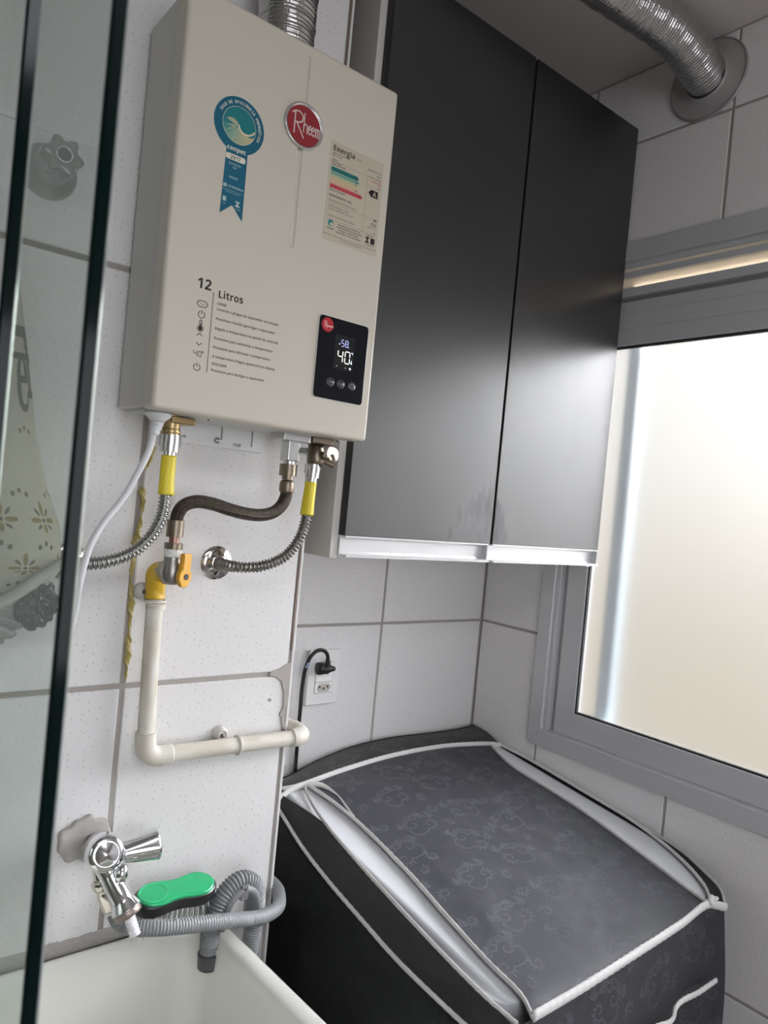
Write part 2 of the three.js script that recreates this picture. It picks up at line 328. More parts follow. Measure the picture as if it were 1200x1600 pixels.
// ---------------------------------------------------------------- sliding glass doors at the left
{
  const glass = mat([0.86, 0.89, 0.87], 0.02, { transmission: 1, thickness: 0, ior: 1.5, specularIntensity: 0.75 });
  const green = mat([0.001, 0.007, 0.0065], 0.1, { specularIntensity: 0.35 }), arris = mat([0.55, 0.60, 0.58], 0.12, { metalness: 0.55 });
  const door = (n, x0, z1) => {
    const w = struct('door_' + n), t = 0.008, y0 = FLOOR + 0.02, y1 = TOP - 0.02, z0 = -0.984, ch = 0.0013;
    const pane = new THREE.PlaneGeometry(z1 - z0 - 0.003, y1 - y0);
    const at = (x, s) => pane.clone().rotateY(s * Math.PI / 2).translate(x, (y0 + y1) / 2 + EYE, (z0 + z1 - 0.003) / 2);
    part('pane', [at(x0, -1), at(x0 + t, 1)], glass, w, 'clear tempered glass');
    const bevelled = (pts) => extrude(poly(pts), y1 - y0).rotateX(-Math.PI / 2).translate(0, y0 + EYE, 0);
    part('polished_edge', bevelled([[x0, -(z1 - 0.003)], [x0 + t, -(z1 - 0.003)], [x0 + t, -(z1 - ch - 0.0002)], [x0 + t - ch, -z1], [x0 + ch, -z1], [x0, -(z1 - ch)]]), green, w, 'dark green polished glass edge');
    part('arris', bevelled([[x0 + t + 0.00015, -(z1 - 0.0028)], [x0 + t + 0.00015, -(z1 - ch - 0.0001)], [x0 + t - ch - 0.0002, -(z1 + 0.00015)], [x0 + t - ch - 0.0002, -(z1 - 0.0005)], [x0 + t - 0.0004, -(z1 - ch - 0.0008)]]), arris, w, 'bright ground bevel along the edge');
    part('rail', box(x0 - 0.006, x0 + t + 0.006, y1, TOP, z0, 0.6), alu, w);
    part('rail', box(x0 - 0.006, x0 + t + 0.006, FLOOR, y0, z0, 0.6), alu, w);
  };
  door(1, 0.1033, -0.37);
  door(2, 0.0779, -0.432);
}
// ---------------------------------------------------------------- gas water heater on the column
const yellowTape = mat([0.72, 0.59, 0.03], 0.42), darkPrint = '#26241f';
{
  const o = thing('water_heater', 'beige wall-mounted gas water heater with stickers, red round badge and black display', 'water heater');
  const X0 = 0.324, X1 = 0.646, Y0 = 0.089, Y1 = 0.598, ZF = -0.859, W = X1 - X0, H = Y1 - Y0;
    part('body', box(X0 + 0.002, X1 - 0.002, Y0 + 0.004, Y1 - 0.002, -0.985, -0.884, 0.004), mat([0.60, 0.585, 0.55], 0.4), o);
  // printed front: instructions on the lower left
  const K = 3600, cw = Math.round(W * K), chh = Math.round(H * K);
  const print = tex(cw, chh, (c) => {
    c.fillStyle = 'rgb(209,203,188)'; c.fillRect(0, 0, cw, chh);
    for (let k = 0; k < 240; k++) { c.fillStyle = `rgba(120,100,70,${0.05 + 0.2 * rnd()})`; const near = rnd() < 0.5; c.beginPath(); c.arc((near ? 0.2 + 0.2 * rnd() : rnd()) * cw, (near ? 0.02 + 0.15 * rnd() : rnd()) * chh, 0.6 + 1.6 * rnd(), 0, 7); c.fill(); }
    const X = (x) => (x - X0) * K, Y = (y) => (Y1 - y) * K;
    c.fillStyle = c.strokeStyle = darkPrint; c.textBaseline = 'alphabetic';
    c.font = 'bold 64px sans-serif'; c.fillText('12', X(0.366), Y(0.243));
    c.font = 'bold 46px sans-serif'; c.fillText('Litros', X(0.3945), Y(0.2375));
    c.lineWidth = 3; c.beginPath(); c.moveTo(X(0.3885), Y(0.242)); c.lineTo(X(0.389), Y(0.143)); c.stroke();
    c.font = 'bold 15.5px sans-serif';
    [['LIGAR', 0.2285], ['Conecte o plugue do aquecedor na tomada', 0.2215], ['Pressione o botão para ligar o aquecedor', 0.2095], ['Regule a temperatura no painel de controle', 0.1975], ['Pressione para aumentar a temperatura', 0.1855], ['Pressione para diminuir a temperatura', 0.174], ['A temperatura d’água aparecerá no display', 0.1625], ['DESLIGAR', 0.1535], ['Pressione para desligar o aquecedor', 0.1455]].forEach(([s, y]) => c.fillText(s, X(0.3945), Y(y)));
    c.lineWidth = 3.4; const ix = X(0.3755);
    { const y = Y(0.2245); c.beginPath(); for (const [k, [dx, dy]] of [[-26, 0], [-15, -13], [15, -13], [26, 0], [15, 13], [-15, 13]].entries()) k ? c.lineTo(ix + dx, y + dy) : c.moveTo(ix + dx, y + dy); c.closePath(); c.stroke(); for (const dx of [-9, 0, 9]) { c.beginPath(); c.arc(ix + dx, y + (dx ? -1 : 4), 2.4, 0, 7); c.fill(); } }
    for (const yy of [0.2115, 0.147]) { const y = Y(yy); c.beginPath(); c.arc(ix, y, 15, -Math.PI / 2 + 0.5, Math.PI * 1.5 - 0.5); c.stroke(); c.beginPath(); c.moveTo(ix, y - 20); c.lineTo(ix, y - 2); c.stroke(); }
    { const y = Y(0.198); c.beginPath(); c.arc(ix, y + 12, 11, 0, 7); c.fill(); c.beginPath(); c.arc(ix, y - 20, 5, Math.PI, 0); c.lineTo(ix + 5, y + 5); c.moveTo(ix - 5, y - 20); c.lineTo(ix - 5, y + 5); c.stroke(); c.fillRect(ix - 2, y - 10, 4, 18); c.lineWidth = 2; c.beginPath(); c.arc(ix, y + 12, 15, -0.8, Math.PI + 0.8); c.stroke(); c.lineWidth = 3.4; }
    for (const [yy, s] of [[0.187, -1], [0.1755, 1]]) { const y = Y(yy); c.beginPath(); c.moveTo(ix - 13, y - 6 * s); c.lineTo(ix, y + 6 * s); c.lineTo(ix + 13, y - 6 * s); c.stroke(); }
    { const y = Y(0.1635); c.lineWidth = 2.6; c.beginPath(); c.moveTo(ix - 22, y - 12); c.lineTo(ix - 20, y); c.lineTo(ix - 4, y); c.moveTo(ix - 6, y - 12); c.lineTo(ix - 5, y + 12); c.moveTo(ix + 2, y - 11); c.lineTo(ix + 14, y - 11); c.lineTo(ix + 15, y + 11); c.lineTo(ix + 3, y + 11); c.closePath(); c.stroke(); c.beginPath(); c.arc(ix + 22, y - 10, 4, 0, 7); c.stroke(); }
  });
  const cover = new THREE.MeshPhysicalMaterial({ map: print, roughness: 0.34 });
  const bx = new Brush(box(X0, X1, Y0, Y1, -0.893, ZF, 0.006));
  const grooveGeo = new THREE.CapsuleGeometry(0.0048, 0.245, 6, 18); grooveGeo.translate(0.4912, (0.580 + 0.329) / 2 + EYE, ZF + 0.0020);
  const cut = new Brush(grooveGeo); bx.updateMatrixWorld(); cut.updateMatrixWorld();
  const ev = new Evaluator(); ev.useGroups = false;
  const cg = ev.evaluate(bx, cut, SUBTRACTION).geometry;
  { const p = cg.attributes.position, uv = cg.attributes.uv; for (let k = 0; k < uv.count; k++) uv.setXY(k, (p.getX(k) - X0) / W, (p.getY(k) - EYE - Y0) / H); }
  part('front_cover', cg, cover, o, 'beige front cover with a vertical groove and printed instructions');
  // red badge in a metal ring
  {
    const bc = V(0.493, 0.4885, ZF), fwd = new THREE.Vector3(0, 0, 1);
    const b = part('brand_badge', lathe([[0.0001, 0.0008], [0.0262, 0.0008], [0.0266, 0.0036], [0.0292, 0.0042], [0.0302, 0.0026], [0.0304, 0]].map((p) => p), bc, fwd, 48), mat([0.62, 0.61, 0.59], 0.25, { metalness: 0.9 }), o, 'round metal badge ring');
    const face = tex(512, 512, (c) => {
      const g = c.createLinearGradient(0, 0, 300, 512); g.addColorStop(0, '#7e1c1f'); g.addColorStop(1, '#a52328'); c.fillStyle = '#93202a'; c.fillRect(0, 0, 512, 512);
      c.strokeStyle = '#d9d2c8'; c.fillStyle = '#d9d2c8'; c.lineCap = 'round'; c.lineJoin = 'round'; c.lineWidth = 17;
      c.beginPath(); c.moveTo(120, 118); c.lineTo(120, 380); c.moveTo(80, 140); c.bezierCurveTo(150, 60, 262, 110, 232, 190); c.bezierCurveTo(215, 236, 160, 240, 124, 240); c.moveTo(150, 242); c.lineTo(262, 404); c.stroke();
      c.lineWidth = 14; c.beginPath(); c.moveTo(256, 92); c.lineTo(256, 330); c.moveTo(256, 262); c.bezierCurveTo(262, 210, 308, 208, 308, 262); c.lineTo(308, 330); c.stroke();
      for (const x of [346, 396]) { c.beginPath(); c.moveTo(x - 18, 270); c.lineTo(x + 16, 262); c.bezierCurveTo(x + 14, 205, x - 20, 210, x - 19, 272); c.bezierCurveTo(x - 18, 336, x + 6, 338, x + 16, 312); c.stroke(); }
      c.beginPath(); c.moveTo(434, 222); c.lineTo(434, 330); c.moveTo(434, 250); c.bezierCurveTo(440, 212, 462, 214, 462, 250); c.lineTo(462, 330); c.moveTo(462, 250); c.bezierCurveTo(468, 212, 490, 214, 490, 250); c.lineTo(490, 330); c.stroke();
    }, true, false);
    part('badge_face', new THREE.CircleGeometry(0.0266, 48).translate(bc.x, bc.y, bc.z + 0.0014), new THREE.MeshPhysicalMaterial({ map: face, roughness: 0.3, clearcoat: 0.6, clearcoatRoughness: 0.1 }), b, 'red face with white script lettering');
  }
  // efficiency rosette sticker
  {
    const cx = 0.4025, cy = 0.4535, r = 0.0345, l = 0.3865, rr = 0.4155, yb = 0.3385, s = new THREE.Shape();
    const a0 = Math.asin((0.0145) / r);
    s.moveTo(l, yb + 0.002); s.lineTo((l + rr) / 2 + 0.001, yb + 0.016); s.lineTo(rr + 0.002, yb); s.lineTo(rr + 0.0015, cy - r * Math.cos(a0)); s.absarc(cx, cy, r, -Math.PI / 2 + a0, Math.PI * 1.5 - a0, false); s.closePath();
    const X = (x) => (x - 0.366) * 9000, Y = (y) => (0.49 - y) * 9000, w = 660, h = 1380;
    const st = tex(w, h, (c) => {
      c.fillStyle = '#0d6079'; c.fillRect(0, 0, w, h);
      const px = X(cx), py = Y(cy), R = 0.0225 * 9000;
      c.save(); c.beginPath(); c.arc(px, py, R, 0, 7); c.clip(); c.fillStyle = '#aeb392'; c.fillRect(0, 0, w, h);
      for (let k = 0; k < 9; k++) { c.fillStyle = ['#2a7f86', '#4b918c', '#6aa094', '#86aa95', '#9bb096', '#aab193', '#b4b491', '#bdb591', '#c5b792'][k]; c.beginPath(); c.moveTo(px, py); c.arc(px, py, R * 1.1, Math.PI * (0.95 - k * 0.11), Math.PI * (0.95 - k * 0.11) + 0.42); c.quadraticCurveTo(px + R * 0.3 * Math.cos(k), py + R * 0.3, px, py); c.fill(); }
      c.fillStyle = '#127a80'; c.beginPath(); c.moveTo(px - R, py - 10); c.arc(px, py, R * 1.02, Math.PI, Math.PI * 2.06); c.bezierCurveTo(px + R * 0.9, py + R * 0.62, px + R * 0.2, py + R * 0.4, px - 8, py - 6); c.bezierCurveTo(px - R * 0.3, py - R * 0.5, px - R * 0.8, py - R * 0.2, px - R, py - 10); c.fill();
      c.strokeStyle = '#e2d4b4'; c.lineWidth = 20; c.beginPath(); c.moveTo(px - 6, py - 10); c.bezierCurveTo(px - 4, py + R * 0.42, px + R * 0.7, py + R * 0.5, px + R * 0.94, py + 4); c.stroke(); c.restore();
      c.strokeStyle = '#d8d2bd'; c.lineWidth = 5; c.beginPath(); c.arc(px, py, R + 2, 0, 7); c.stroke();
      c.fillStyle = '#e6dfcb'; c.font = 'bold 44px sans-serif'; c.textAlign = 'center'; c.textBaseline = 'middle';
      const word = 'SELO DE EFICIÊNCIA ENERGÉTICA'; for (let k = 0; k < word.length; k++) { const a = -2.72 + k / (word.length - 1) * 3.05; c.save(); c.translate(px + Math.cos(a) * (R + 52), py + Math.sin(a) * (R + 52)); c.rotate(a + Math.PI / 2); c.fillText(word[k], 0, 0); c.restore(); }
      const mx = X((l + rr) / 2); c.font = 'bold 70px sans-serif'; c.fillText('conpet', mx + 2, Y(0.4235));
      c.beginPath(); c.roundRect(mx - 122, Y(0.4165), 248, 66, 30); c.fill(); c.fillStyle = '#3a5560'; c.font = 'bold 58px sans-serif'; c.fillText('2017', mx, Y(0.4165) + 34);
      c.fillStyle = 'rgba(220,222,210,0.8)'; c.font = 'bold 26px sans-serif'; c.fillText('ECONOMIZA', mx, Y(0.4045)); c.fillText('GÁS', mx, Y(0.4005)); c.font = 'bold 32px sans-serif'; c.fillText('RHEEM', mx, Y(0.388));
      c.font = 'bold italic 34px sans-serif'; c.fillText('PETROBRAS', mx + 34, Y(0.3765)); c.fillRect(mx - 118, Y(0.3785), 44, 38); c.font = '17px sans-serif'; c.fillText('MINISTÉRIO DE MINAS E ENERGIA', mx, Y(0.3715)); c.fillText('PROGRAMA NACIONAL', mx, Y(0.369));
      c.fillRect(mx - 110, Y(0.3625), 42, 52); c.font = 'bold 18px sans-serif'; c.fillText('anp', mx - 88, Y(0.354)); c.beginPath(); c.moveTo(mx + 40, Y(0.361)); c.lineTo(mx + 110, Y(0.361)); c.lineTo(mx + 80, Y(0.3575)); c.lineTo(mx + 116, Y(0.354)); c.lineTo(mx + 34, Y(0.354)); c.lineTo(mx + 68, Y(0.3575)); c.fill(); c.fillText('INMETRO', mx + 76, Y(0.351));
    }, true, false);
    const g = extrude(s, 0.0003).translate(0, EYE, ZF + 0.00005), p = g.attributes.position, uv = g.attributes.uv;
    for (let k = 0; k < uv.count; k++) uv.setXY(k, X(p.getX(k)) / w, 1 - Y(p.getY(k) - EYE) / h);
    part('efficiency_sticker', g, new THREE.MeshPhysicalMaterial({ map: st, roughness: 0.35 }), o, 'blue-green ribbon rosette sticker');
  }
  // energy label
  {
    const x0 = 0.5385, x1 = 0.6305, y0 = 0.3545, y1 = 0.4885, w = 920, h = 1340;
    const st = tex(w, h, (c) => {
      c.fillStyle = '#c6bda8'; c.fillRect(0, 0, w, h); c.fillStyle = '#1f1c17'; c.textBaseline = 'alphabetic';
      c.font = 'bold 104px sans-serif'; c.fillText('Energia', 36, 122); c.font = '44px sans-serif'; c.fillStyle = '#6d6452'; c.fillText('(Gás)', 440, 118);
      c.fillStyle = '#3a352b'; c.font = 'bold 26px sans-serif'; ['Aquecedor Instantâneo', 'Marca do gás', 'Modelo', 'Tipo de água'].forEach((s, k) => c.fillText(s, 36, 160 + [0, 32, 92, 122][k]));
      c.textAlign = 'right'; ['AQUECEDOR A GÁS', 'RHEEM', 'RB1AP12 DIGITAL'].forEach((s, k) => c.fillText(s, 890, 180 + k * 46)); c.fillStyle = '#a8323c'; c.fillText('ORIGEM', 830, 320); c.fillRect(846, 290, 44, 10); c.fillRect(846, 316, 44, 10); c.fillRect(846, 342, 44, 10); c.fillStyle = '#3a352b'; c.fillText('GLP', 890, 390);
      c.textAlign = 'left'; c.fillStyle = '#4d4638'; c.fillRect(20, 268, 620, 3); c.fillRect(648, 150, 3, 1000); c.fillRect(648, 400, 252, 3); c.fillRect(20, 830, 880, 3); c.fillRect(20, 1048, 880, 3);
      c.fillStyle = '#1f1c17'; c.font = 'bold 34px sans-serif'; c.fillText('Mais eficiente', 36, 318); c.fillText('Menos eficiente', 36, 662);
      [['#0c6f6a', 470, 340, 58], ['#6ea596', 490, 404, 40], ['#b7b98e', 480, 450, 34], ['#cdb98b', 480, 490, 34], ['#d5ab8c', 490, 530, 34], ['#c2454f', 560, 572, 54]].forEach(([f, l, y, hh], k) => { c.fillStyle = f; c.beginPath(); c.moveTo(36, y); c.lineTo(36 + l - 26, y); c.lineTo(36 + l, y + hh / 2); c.lineTo(36 + l - 26, y + hh); c.lineTo(36, y + hh); c.fill(); c.fillStyle = '#1f1c17'; c.font = 'bold 40px sans-serif'; c.fillText('ABC DE'[k] ?? '', l - 30, y + hh / 2 + 14); });
      c.fillStyle = '#15130f'; c.beginPath(); c.moveTo(690, 478); c.lineTo(740, 430); c.lineTo(860, 430); c.lineTo(860, 530); c.lineTo(740, 530); c.fill(); c.fillStyle = '#c9bda0'; c.font = 'bold 90px sans-serif'; c.fillText('A', 770, 512);
      c.fillStyle = '#1f1c17'; c.font = 'bold 44px sans-serif'; c.fillText('RENDIMENTO  (%)', 36, 742); c.font = '34px sans-serif'; c.fillText('CAPACIDADE DE VAZÃO (l/min)', 36, 806); c.font = '28px sans-serif'; c.fillText('POTÊNCIA NOMINAL  (kW/h)', 36, 880); c.fillText('CONSUMO MÁXIMO DE GÁS (m³/h)', 36, 920); c.fillText('PRESSÃO E TEMPERATURA DE ENSAIO', 36, 1010);
      c.textAlign = 'right'; c.font = 'bold 52px sans-serif'; c.fillText('85', 880, 860); c.fillText('12,0', 880, 924); c.font = '30px sans-serif'; c.fillText('20,84 / 0,23', 880, 966); c.fillText('1,90', 880, 1034);
      c.textAlign = 'center'; c.font = 'bold 30px sans-serif'; ['Requisitos de Avaliação da', 'Conformidade para Aparelhos', 'de Água a Gás dos Tipos', 'Instantâneo e de Acumulação'].forEach((s, k) => c.fillText(s, 420, 1094 + k * 36));
      c.fillStyle = '#1b7f80'; c.beginPath(); c.arc(108, 1100, 46, 0, 7); c.fill(); c.fillStyle = '#c9bda0'; c.beginPath(); c.arc(122, 1112, 26, 0, 7); c.fill(); c.fillStyle = '#1f1c17'; c.font = 'bold 36px sans-serif'; c.fillText('conpet', 108, 1184);
      c.font = 'bold 26px sans-serif'; c.fillText('Segurança', 790, 1084); c.fillText('Compulsório', 790, 1216); c.beginPath(); c.moveTo(706, 1100); c.lineTo(784, 1100); c.lineTo(752, 1144); c.lineTo(784, 1186); c.lineTo(706, 1186); c.lineTo(738, 1144); c.fill(); c.fillRect(804, 1100, 72, 84);
      c.font = '22px sans-serif'; c.fillText('IMPORTANTE: A REMOÇÃO DESTA ETIQUETA ANTES DA VENDA ESTÁ EM DESACORDO COM O', 460, 1268); c.fillText('CÓDIGO DE DEFESA DO CONSUMIDOR', 460, 1298);
    }, true, false);
    const g = new THREE.BoxGeometry(x1 - x0, y1 - y0, 0.0003).translate((x0 + x1) / 2, (y0 + y1) / 2 + EYE, ZF + 0.0002);
    part('energy_label', g, new THREE.MeshPhysicalMaterial({ map: st, roughness: 0.45 }), o, 'cream energy rating label with coloured arrows');
  }
  // display panel
  {
    const x0 = 0.5455, x1 = 0.6295, y0 = 0.1395, y1 = 0.2525;
    const rr = (a, b, c, d, r) => { const s = new THREE.Shape(); s.moveTo(a + r, c); s.lineTo(b - r, c); s.absarc(b - r, c + r, r, -Math.PI / 2, 0); s.lineTo(b, d - r); s.absarc(b - r, d - r, r, 0, Math.PI / 2); s.lineTo(a + r, d); s.absarc(a + r, d - r, r, Math.PI / 2, Math.PI); s.lineTo(a, c + r); s.absarc(a + r, c + r, r, Math.PI, Math.PI * 1.5); return s; };
    const pn = part('control_panel', extrude(rr(x0, x1, y0, y1, 0.005), 0.0022, 0.0006, 2).translate(0, EYE, ZF), mat([0.006, 0.007, 0.010], 0.10, { specularIntensity: 0.45 }), o, 'glossy black control panel');
    part('surround', extrude((() => { const s = rr(x0 - 0.0012, x1 + 0.0012, y0 - 0.0012, y1 + 0.0012, 0.006); s.holes.push(new THREE.Path(rr(x0 + 0.0002, x1 - 0.0002, y0 + 0.0002, y1 - 0.0002, 0.005).getPoints(8))); return s; })(), 0.0012).translate(0, EYE, ZF), mat([0.66, 0.65, 0.62], 0.35), pn);
    const logo = tex(128, 128, (c) => { c.fillStyle = '#b3202c'; c.fillRect(0, 0, 128, 128); c.strokeStyle = '#eee2dc'; c.lineWidth = 5; c.lineCap = 'round'; c.beginPath(); c.moveTo(34, 40); c.lineTo(34, 92); c.moveTo(26, 44); c.bezierCurveTo(50, 24, 70, 46, 52, 58); c.lineTo(38, 62); c.lineTo(64, 96); c.stroke(); c.fillStyle = '#eee2dc'; c.font = 'bold 28px sans-serif'; c.fillText('heem', 54, 84); }, true, false);
    part('panel_logo', new THREE.CircleGeometry(0.0098, 32).translate(0.5585, 0.2405 + EYE, ZF + 0.0024), new THREE.MeshPhysicalMaterial({ map: logo, roughness: 0.3 }), pn, 'small red round logo');
    const dx0 = 0.5735, dx1 = 0.6075, dy0 = 0.1825, dy1 = 0.2315, dw = 340, dh = 490;
    const digits = (col) => tex(dw, dh, (c) => {
      c.fillStyle = col ? '#0a0b0f' : '#000'; c.fillRect(0, 0, dw, dh);
      const SEG = { 0: 'abcdef', 4: 'fgbc', 5: 'afgcd', 8: 'abcdefg' };
      const digit = (d, x, y, s, col) => { c.strokeStyle = col; c.lineWidth = 0.17 * s; c.lineCap = 'butt'; const e = 0.1 * s; const L = { a: [0, 0, 1, 0], b: [1, 0, 1, 1], c: [1, 1, 1, 2], d: [0, 2, 1, 2], e: [0, 1, 0, 2], f: [0, 0, 0, 1], g: [0, 1, 1, 1] }; for (const k of SEG[d]) { const [x0, y0, x1, y1] = L[k]; c.beginPath(); c.moveTo(x + x0 * s + (y0 === y1 ? e : 0), y + y0 * s + (x0 === x1 ? e : 0)); c.lineTo(x + x1 * s - (y0 === y1 ? e : 0), y + y1 * s - (x0 === x1 ? e : 0)); c.stroke(); } };
      digit(5, 110, 66, 44, '#bfc6ff'); digit(8, 178, 66, 44, '#bfc6ff'); c.fillStyle = '#bfc6ff'; c.beginPath(); c.arc(78, 130, 10, 0, 7); c.arc(240, 154, 6, 0, 7); c.fill();
      digit(4, 66, 216, 82, '#f3f6e6'); digit(0, 188, 216, 82, '#f3f6e6'); c.font = 'bold 40px sans-serif'; c.fillStyle = '#cfe0ff'; c.fillText('°C', 286, 240); c.beginPath(); c.arc(304, 366, 13, 0, 7); c.fill(); c.fillRect(298, 326, 12, 40);
      c.fillStyle = '#7f876a'; c.beginPath(); c.arc(62, 440, 10, 0, 7); c.arc(212, 446, 10, 0, 7); c.fill(); c.fillStyle = '#e8f0ff'; c.beginPath(); c.arc(292, 444, 15, 0, 7); c.fill();
    }, true, false);
    const dm = new THREE.MeshPhysicalMaterial({ map: digits(true), emissiveMap: digits(false), emissive: new THREE.Color(1, 1, 1), emissiveIntensity: 0.75, roughness: 0.2 });
    part('display', new THREE.PlaneGeometry(dx1 - dx0, dy1 - dy0).translate((dx0 + dx1) / 2, (dy0 + dy1) / 2 + EYE, ZF + 0.00245), dm, pn, 'lit digital display');
    const iconM = mat([0.32, 0.33, 0.34], 0.3);
    [0.5715, 0.5895, 0.6085].forEach((x, k) => {
      const y = 0.1635, bt = part('button', lathe([[0.0001, 0.0034], [0.005, 0.0033], [0.0066, 0.0026], [0.0068, 0.0016]], V(x, y, ZF), new THREE.Vector3(0, 0, 1), 24), mat([0.035, 0.036, 0.038], 0.22, { clearcoat: 0.6 }), pn);
      void bt;
    });
    [0.5715, 0.5895].forEach((x, k) => { const s = k ? -1 : 1, y = 0.1635; part('button_mark', [-1, 1].map((q) => cyl(V(x + q * 0.003, y - 0.0012 * s, ZF + 0.0034), V(x, y + 0.0014 * s, ZF + 0.0034), 0.0005, 0.0005, 6)), iconM, pn); });
    part('button_mark', [ring(0.003, 0.0005, V(0.6085, 0.1635, ZF + 0.0034), new THREE.Vector3(0, 0, 1), 20)], iconM, pn);
  }
  // wall bracket below
  {
    const s = poly([[0.396, 0.060], [0.546, 0.060], [0.553, 0.066], [0.553, 0.094], [0.390, 0.094], [0.390, 0.066]]);
    for (const [a, b, c, d] of [[0.412, 0.424, 0.0680, 0.0710], [0.498, 0.510, 0.066, 0.069], [0.477, 0.480, 0.072, 0.094], [0.527, 0.5295, 0.068, 0.09]]) s.holes.push(poly([[a, c], [b, c], [b, d], [a, d]]));
    const b = part('mounting_bracket', extrude(s, 0.003, 0.0006).translate(0, EYE, -0.9895), whitePlastic, o, 'white slotted steel bracket');
    part('screw', lathe([[0.0001, 0.005], [0.003, 0.0045], [0.0048, 0.002], [0.005, 0]], V(0.472, 0.070, -0.9868), new THREE.Vector3(0, 0, 1), 16), steel, b);
    part('bottom_plate', box(0.334, 0.636, 0.0895, 0.0935, -0.975, -0.893, 0.001), mat([0.62, 0.62, 0.6], 0.5), o);
    for (const [x, z] of [[0.418, -0.9], [0.575, -0.905], [0.626, -0.903]]) part('screw', lathe([[0.0001, 0.004], [0.003, 0.0036], [0.004, 0.001], [0.004, 0]], V(x, 0.09, z), new THREE.Vector3(0, -1, 0), 12), steel, o);
  }
  // pipe connections on the underside
  part('hot_outlet', [cyl(V(0.375, 0.09, -0.92), V(0.375, 0.064, -0.92), 0.0115), lathe([[0.0001, 0], [0.0118, 0], [0.0125, 0.001], [0.0125, 0.005], [0.0118, 0.006], [0.0001, 0.006]], V(0.375, 0.066, -0.92), new THREE.Vector3(0, 1, 0)), box(0.3695, 0.402, 0.079, 0.088, -0.936, -0.906, 0.0015)], brass, o, 'brass water outlet fitting');
  part('gas_inlet', [box(0.533, 0.578, 0.078, 0.0905, -0.942, -0.902, 0.0015), box(0.546, 0.566, 0.05, 0.08, -0.931, -0.909, 0.002), cyl(V(0.562, 0.0655, -0.918), V(0.575, 0.0665, -0.904), 0.0058, 0.0052, 8), cyl(V(0.5555, 0.052, -0.92), V(0.5555, 0.043, -0.92), 0.0088)], steel, o, 'grey metal gas inlet block');
  const vv = part('cold_inlet', [box(0.583, 0.620, 0.080, 0.090, -0.936, -0.904, 0.0015), lathe([[0.0001, 0], [0.010, 0.001], [0.0132, 0.009], [0.0132, 0.019], [0.0105, 0.028], [0.009, 0.036], [0.0001, 0.036]], V(0.6005, 0.046, -0.92), new THREE.Vector3(0, 1, 0)), cyl(V(0.6005, 0.063, -0.92), V(0.6115, 0.064, -0.896), 0.0062), cyl(V(0.606, 0.058, -0.915), V(0.628, 0.051, -0.912), 0.0042)], bronze, o, 'bronze water inlet valve');
  const wing = new THREE.Shape(); wing.moveTo(-0.017, -0.001); wing.bezierCurveTo(-0.018, 0.010, -0.008, 0.012, 0, 0.0115); wing.bezierCurveTo(0.009, 0.012, 0.018, 0.010, 0.0175, -0.001); wing.bezierCurveTo(0.016, -0.008, 0.010, -0.010, 0.006, -0.003); wing.bezierCurveTo(0.003, 0.001, -0.003, 0.001, -0.006, -0.003); wing.bezierCurveTo(-0.010, -0.009, -0.016, -0.008, -0.017, -0.001);
  part('valve_handle', extrude(wing, 0.006, 0.0012, 2).rotateY(0.42).rotateZ(-0.12).translate(0.6095, 0.066 + EYE, -0.898), mat([0.50, 0.44, 0.40], 0.42, { metalness: 0.6 }), vv, 'pinkish grey butterfly handle');
}

// ---------------------------------------------------------------- hoses under the heater
const hoseSteel = mat([0.44, 0.44, 0.43], 0.26, { metalness: 1 });
const foil = noiseTex(64, 64, (i, j) => 128 + 60 * (rnd() - 0.5));
{
  const o = thing('corrugated_hose', 'bright steel corrugated hose with yellow tape below the heater’s left end', 'hose', 'corrugated water hoses');
  part('nut', [cyl(V(0.3755, 0.064, -0.92), V(0.3755, 0.049, -0.92), 0.0138, 0.0138, 6), cyl(V(0.3755, 0.050, -0.92), V(0.3755, 0.042, -0.92), 0.0122)], steel, o);
  part('sleeve', cyl(V(0.3755, 0.043, -0.92), V(0.3755, 0.028, -0.92), 0.0082), steel, o);
  part('yellow_tape', sweep([V(0.3755, 0.0375, -0.92), V(0.3755, 0.01, -0.92), V(0.3757, -0.0135, -0.92)], 24, 24, (t, s, a) => 0.0094 + 0.0014 * t * t * (1 + 0.5 * Math.sin(a * 3)) + 0.0003 * Math.sin(a * 2 + t * 5)), yellowTape, o, 'yellow tape wrap');
  part('corrugated_tube', ribbed([V(0.3757, -0.008, -0.92), V(0.3755, -0.022, -0.92), V(0.3735, -0.042, -0.921), V(0.364, -0.068, -0.926), V(0.342, -0.0925, -0.933), V(0.312, -0.1055, -0.941), V(0.292, -0.1095, -0.955), V(0.286, -0.1115, -0.985)], 0.0076, 0.0012, 0.0052), hoseSteel, o);
}
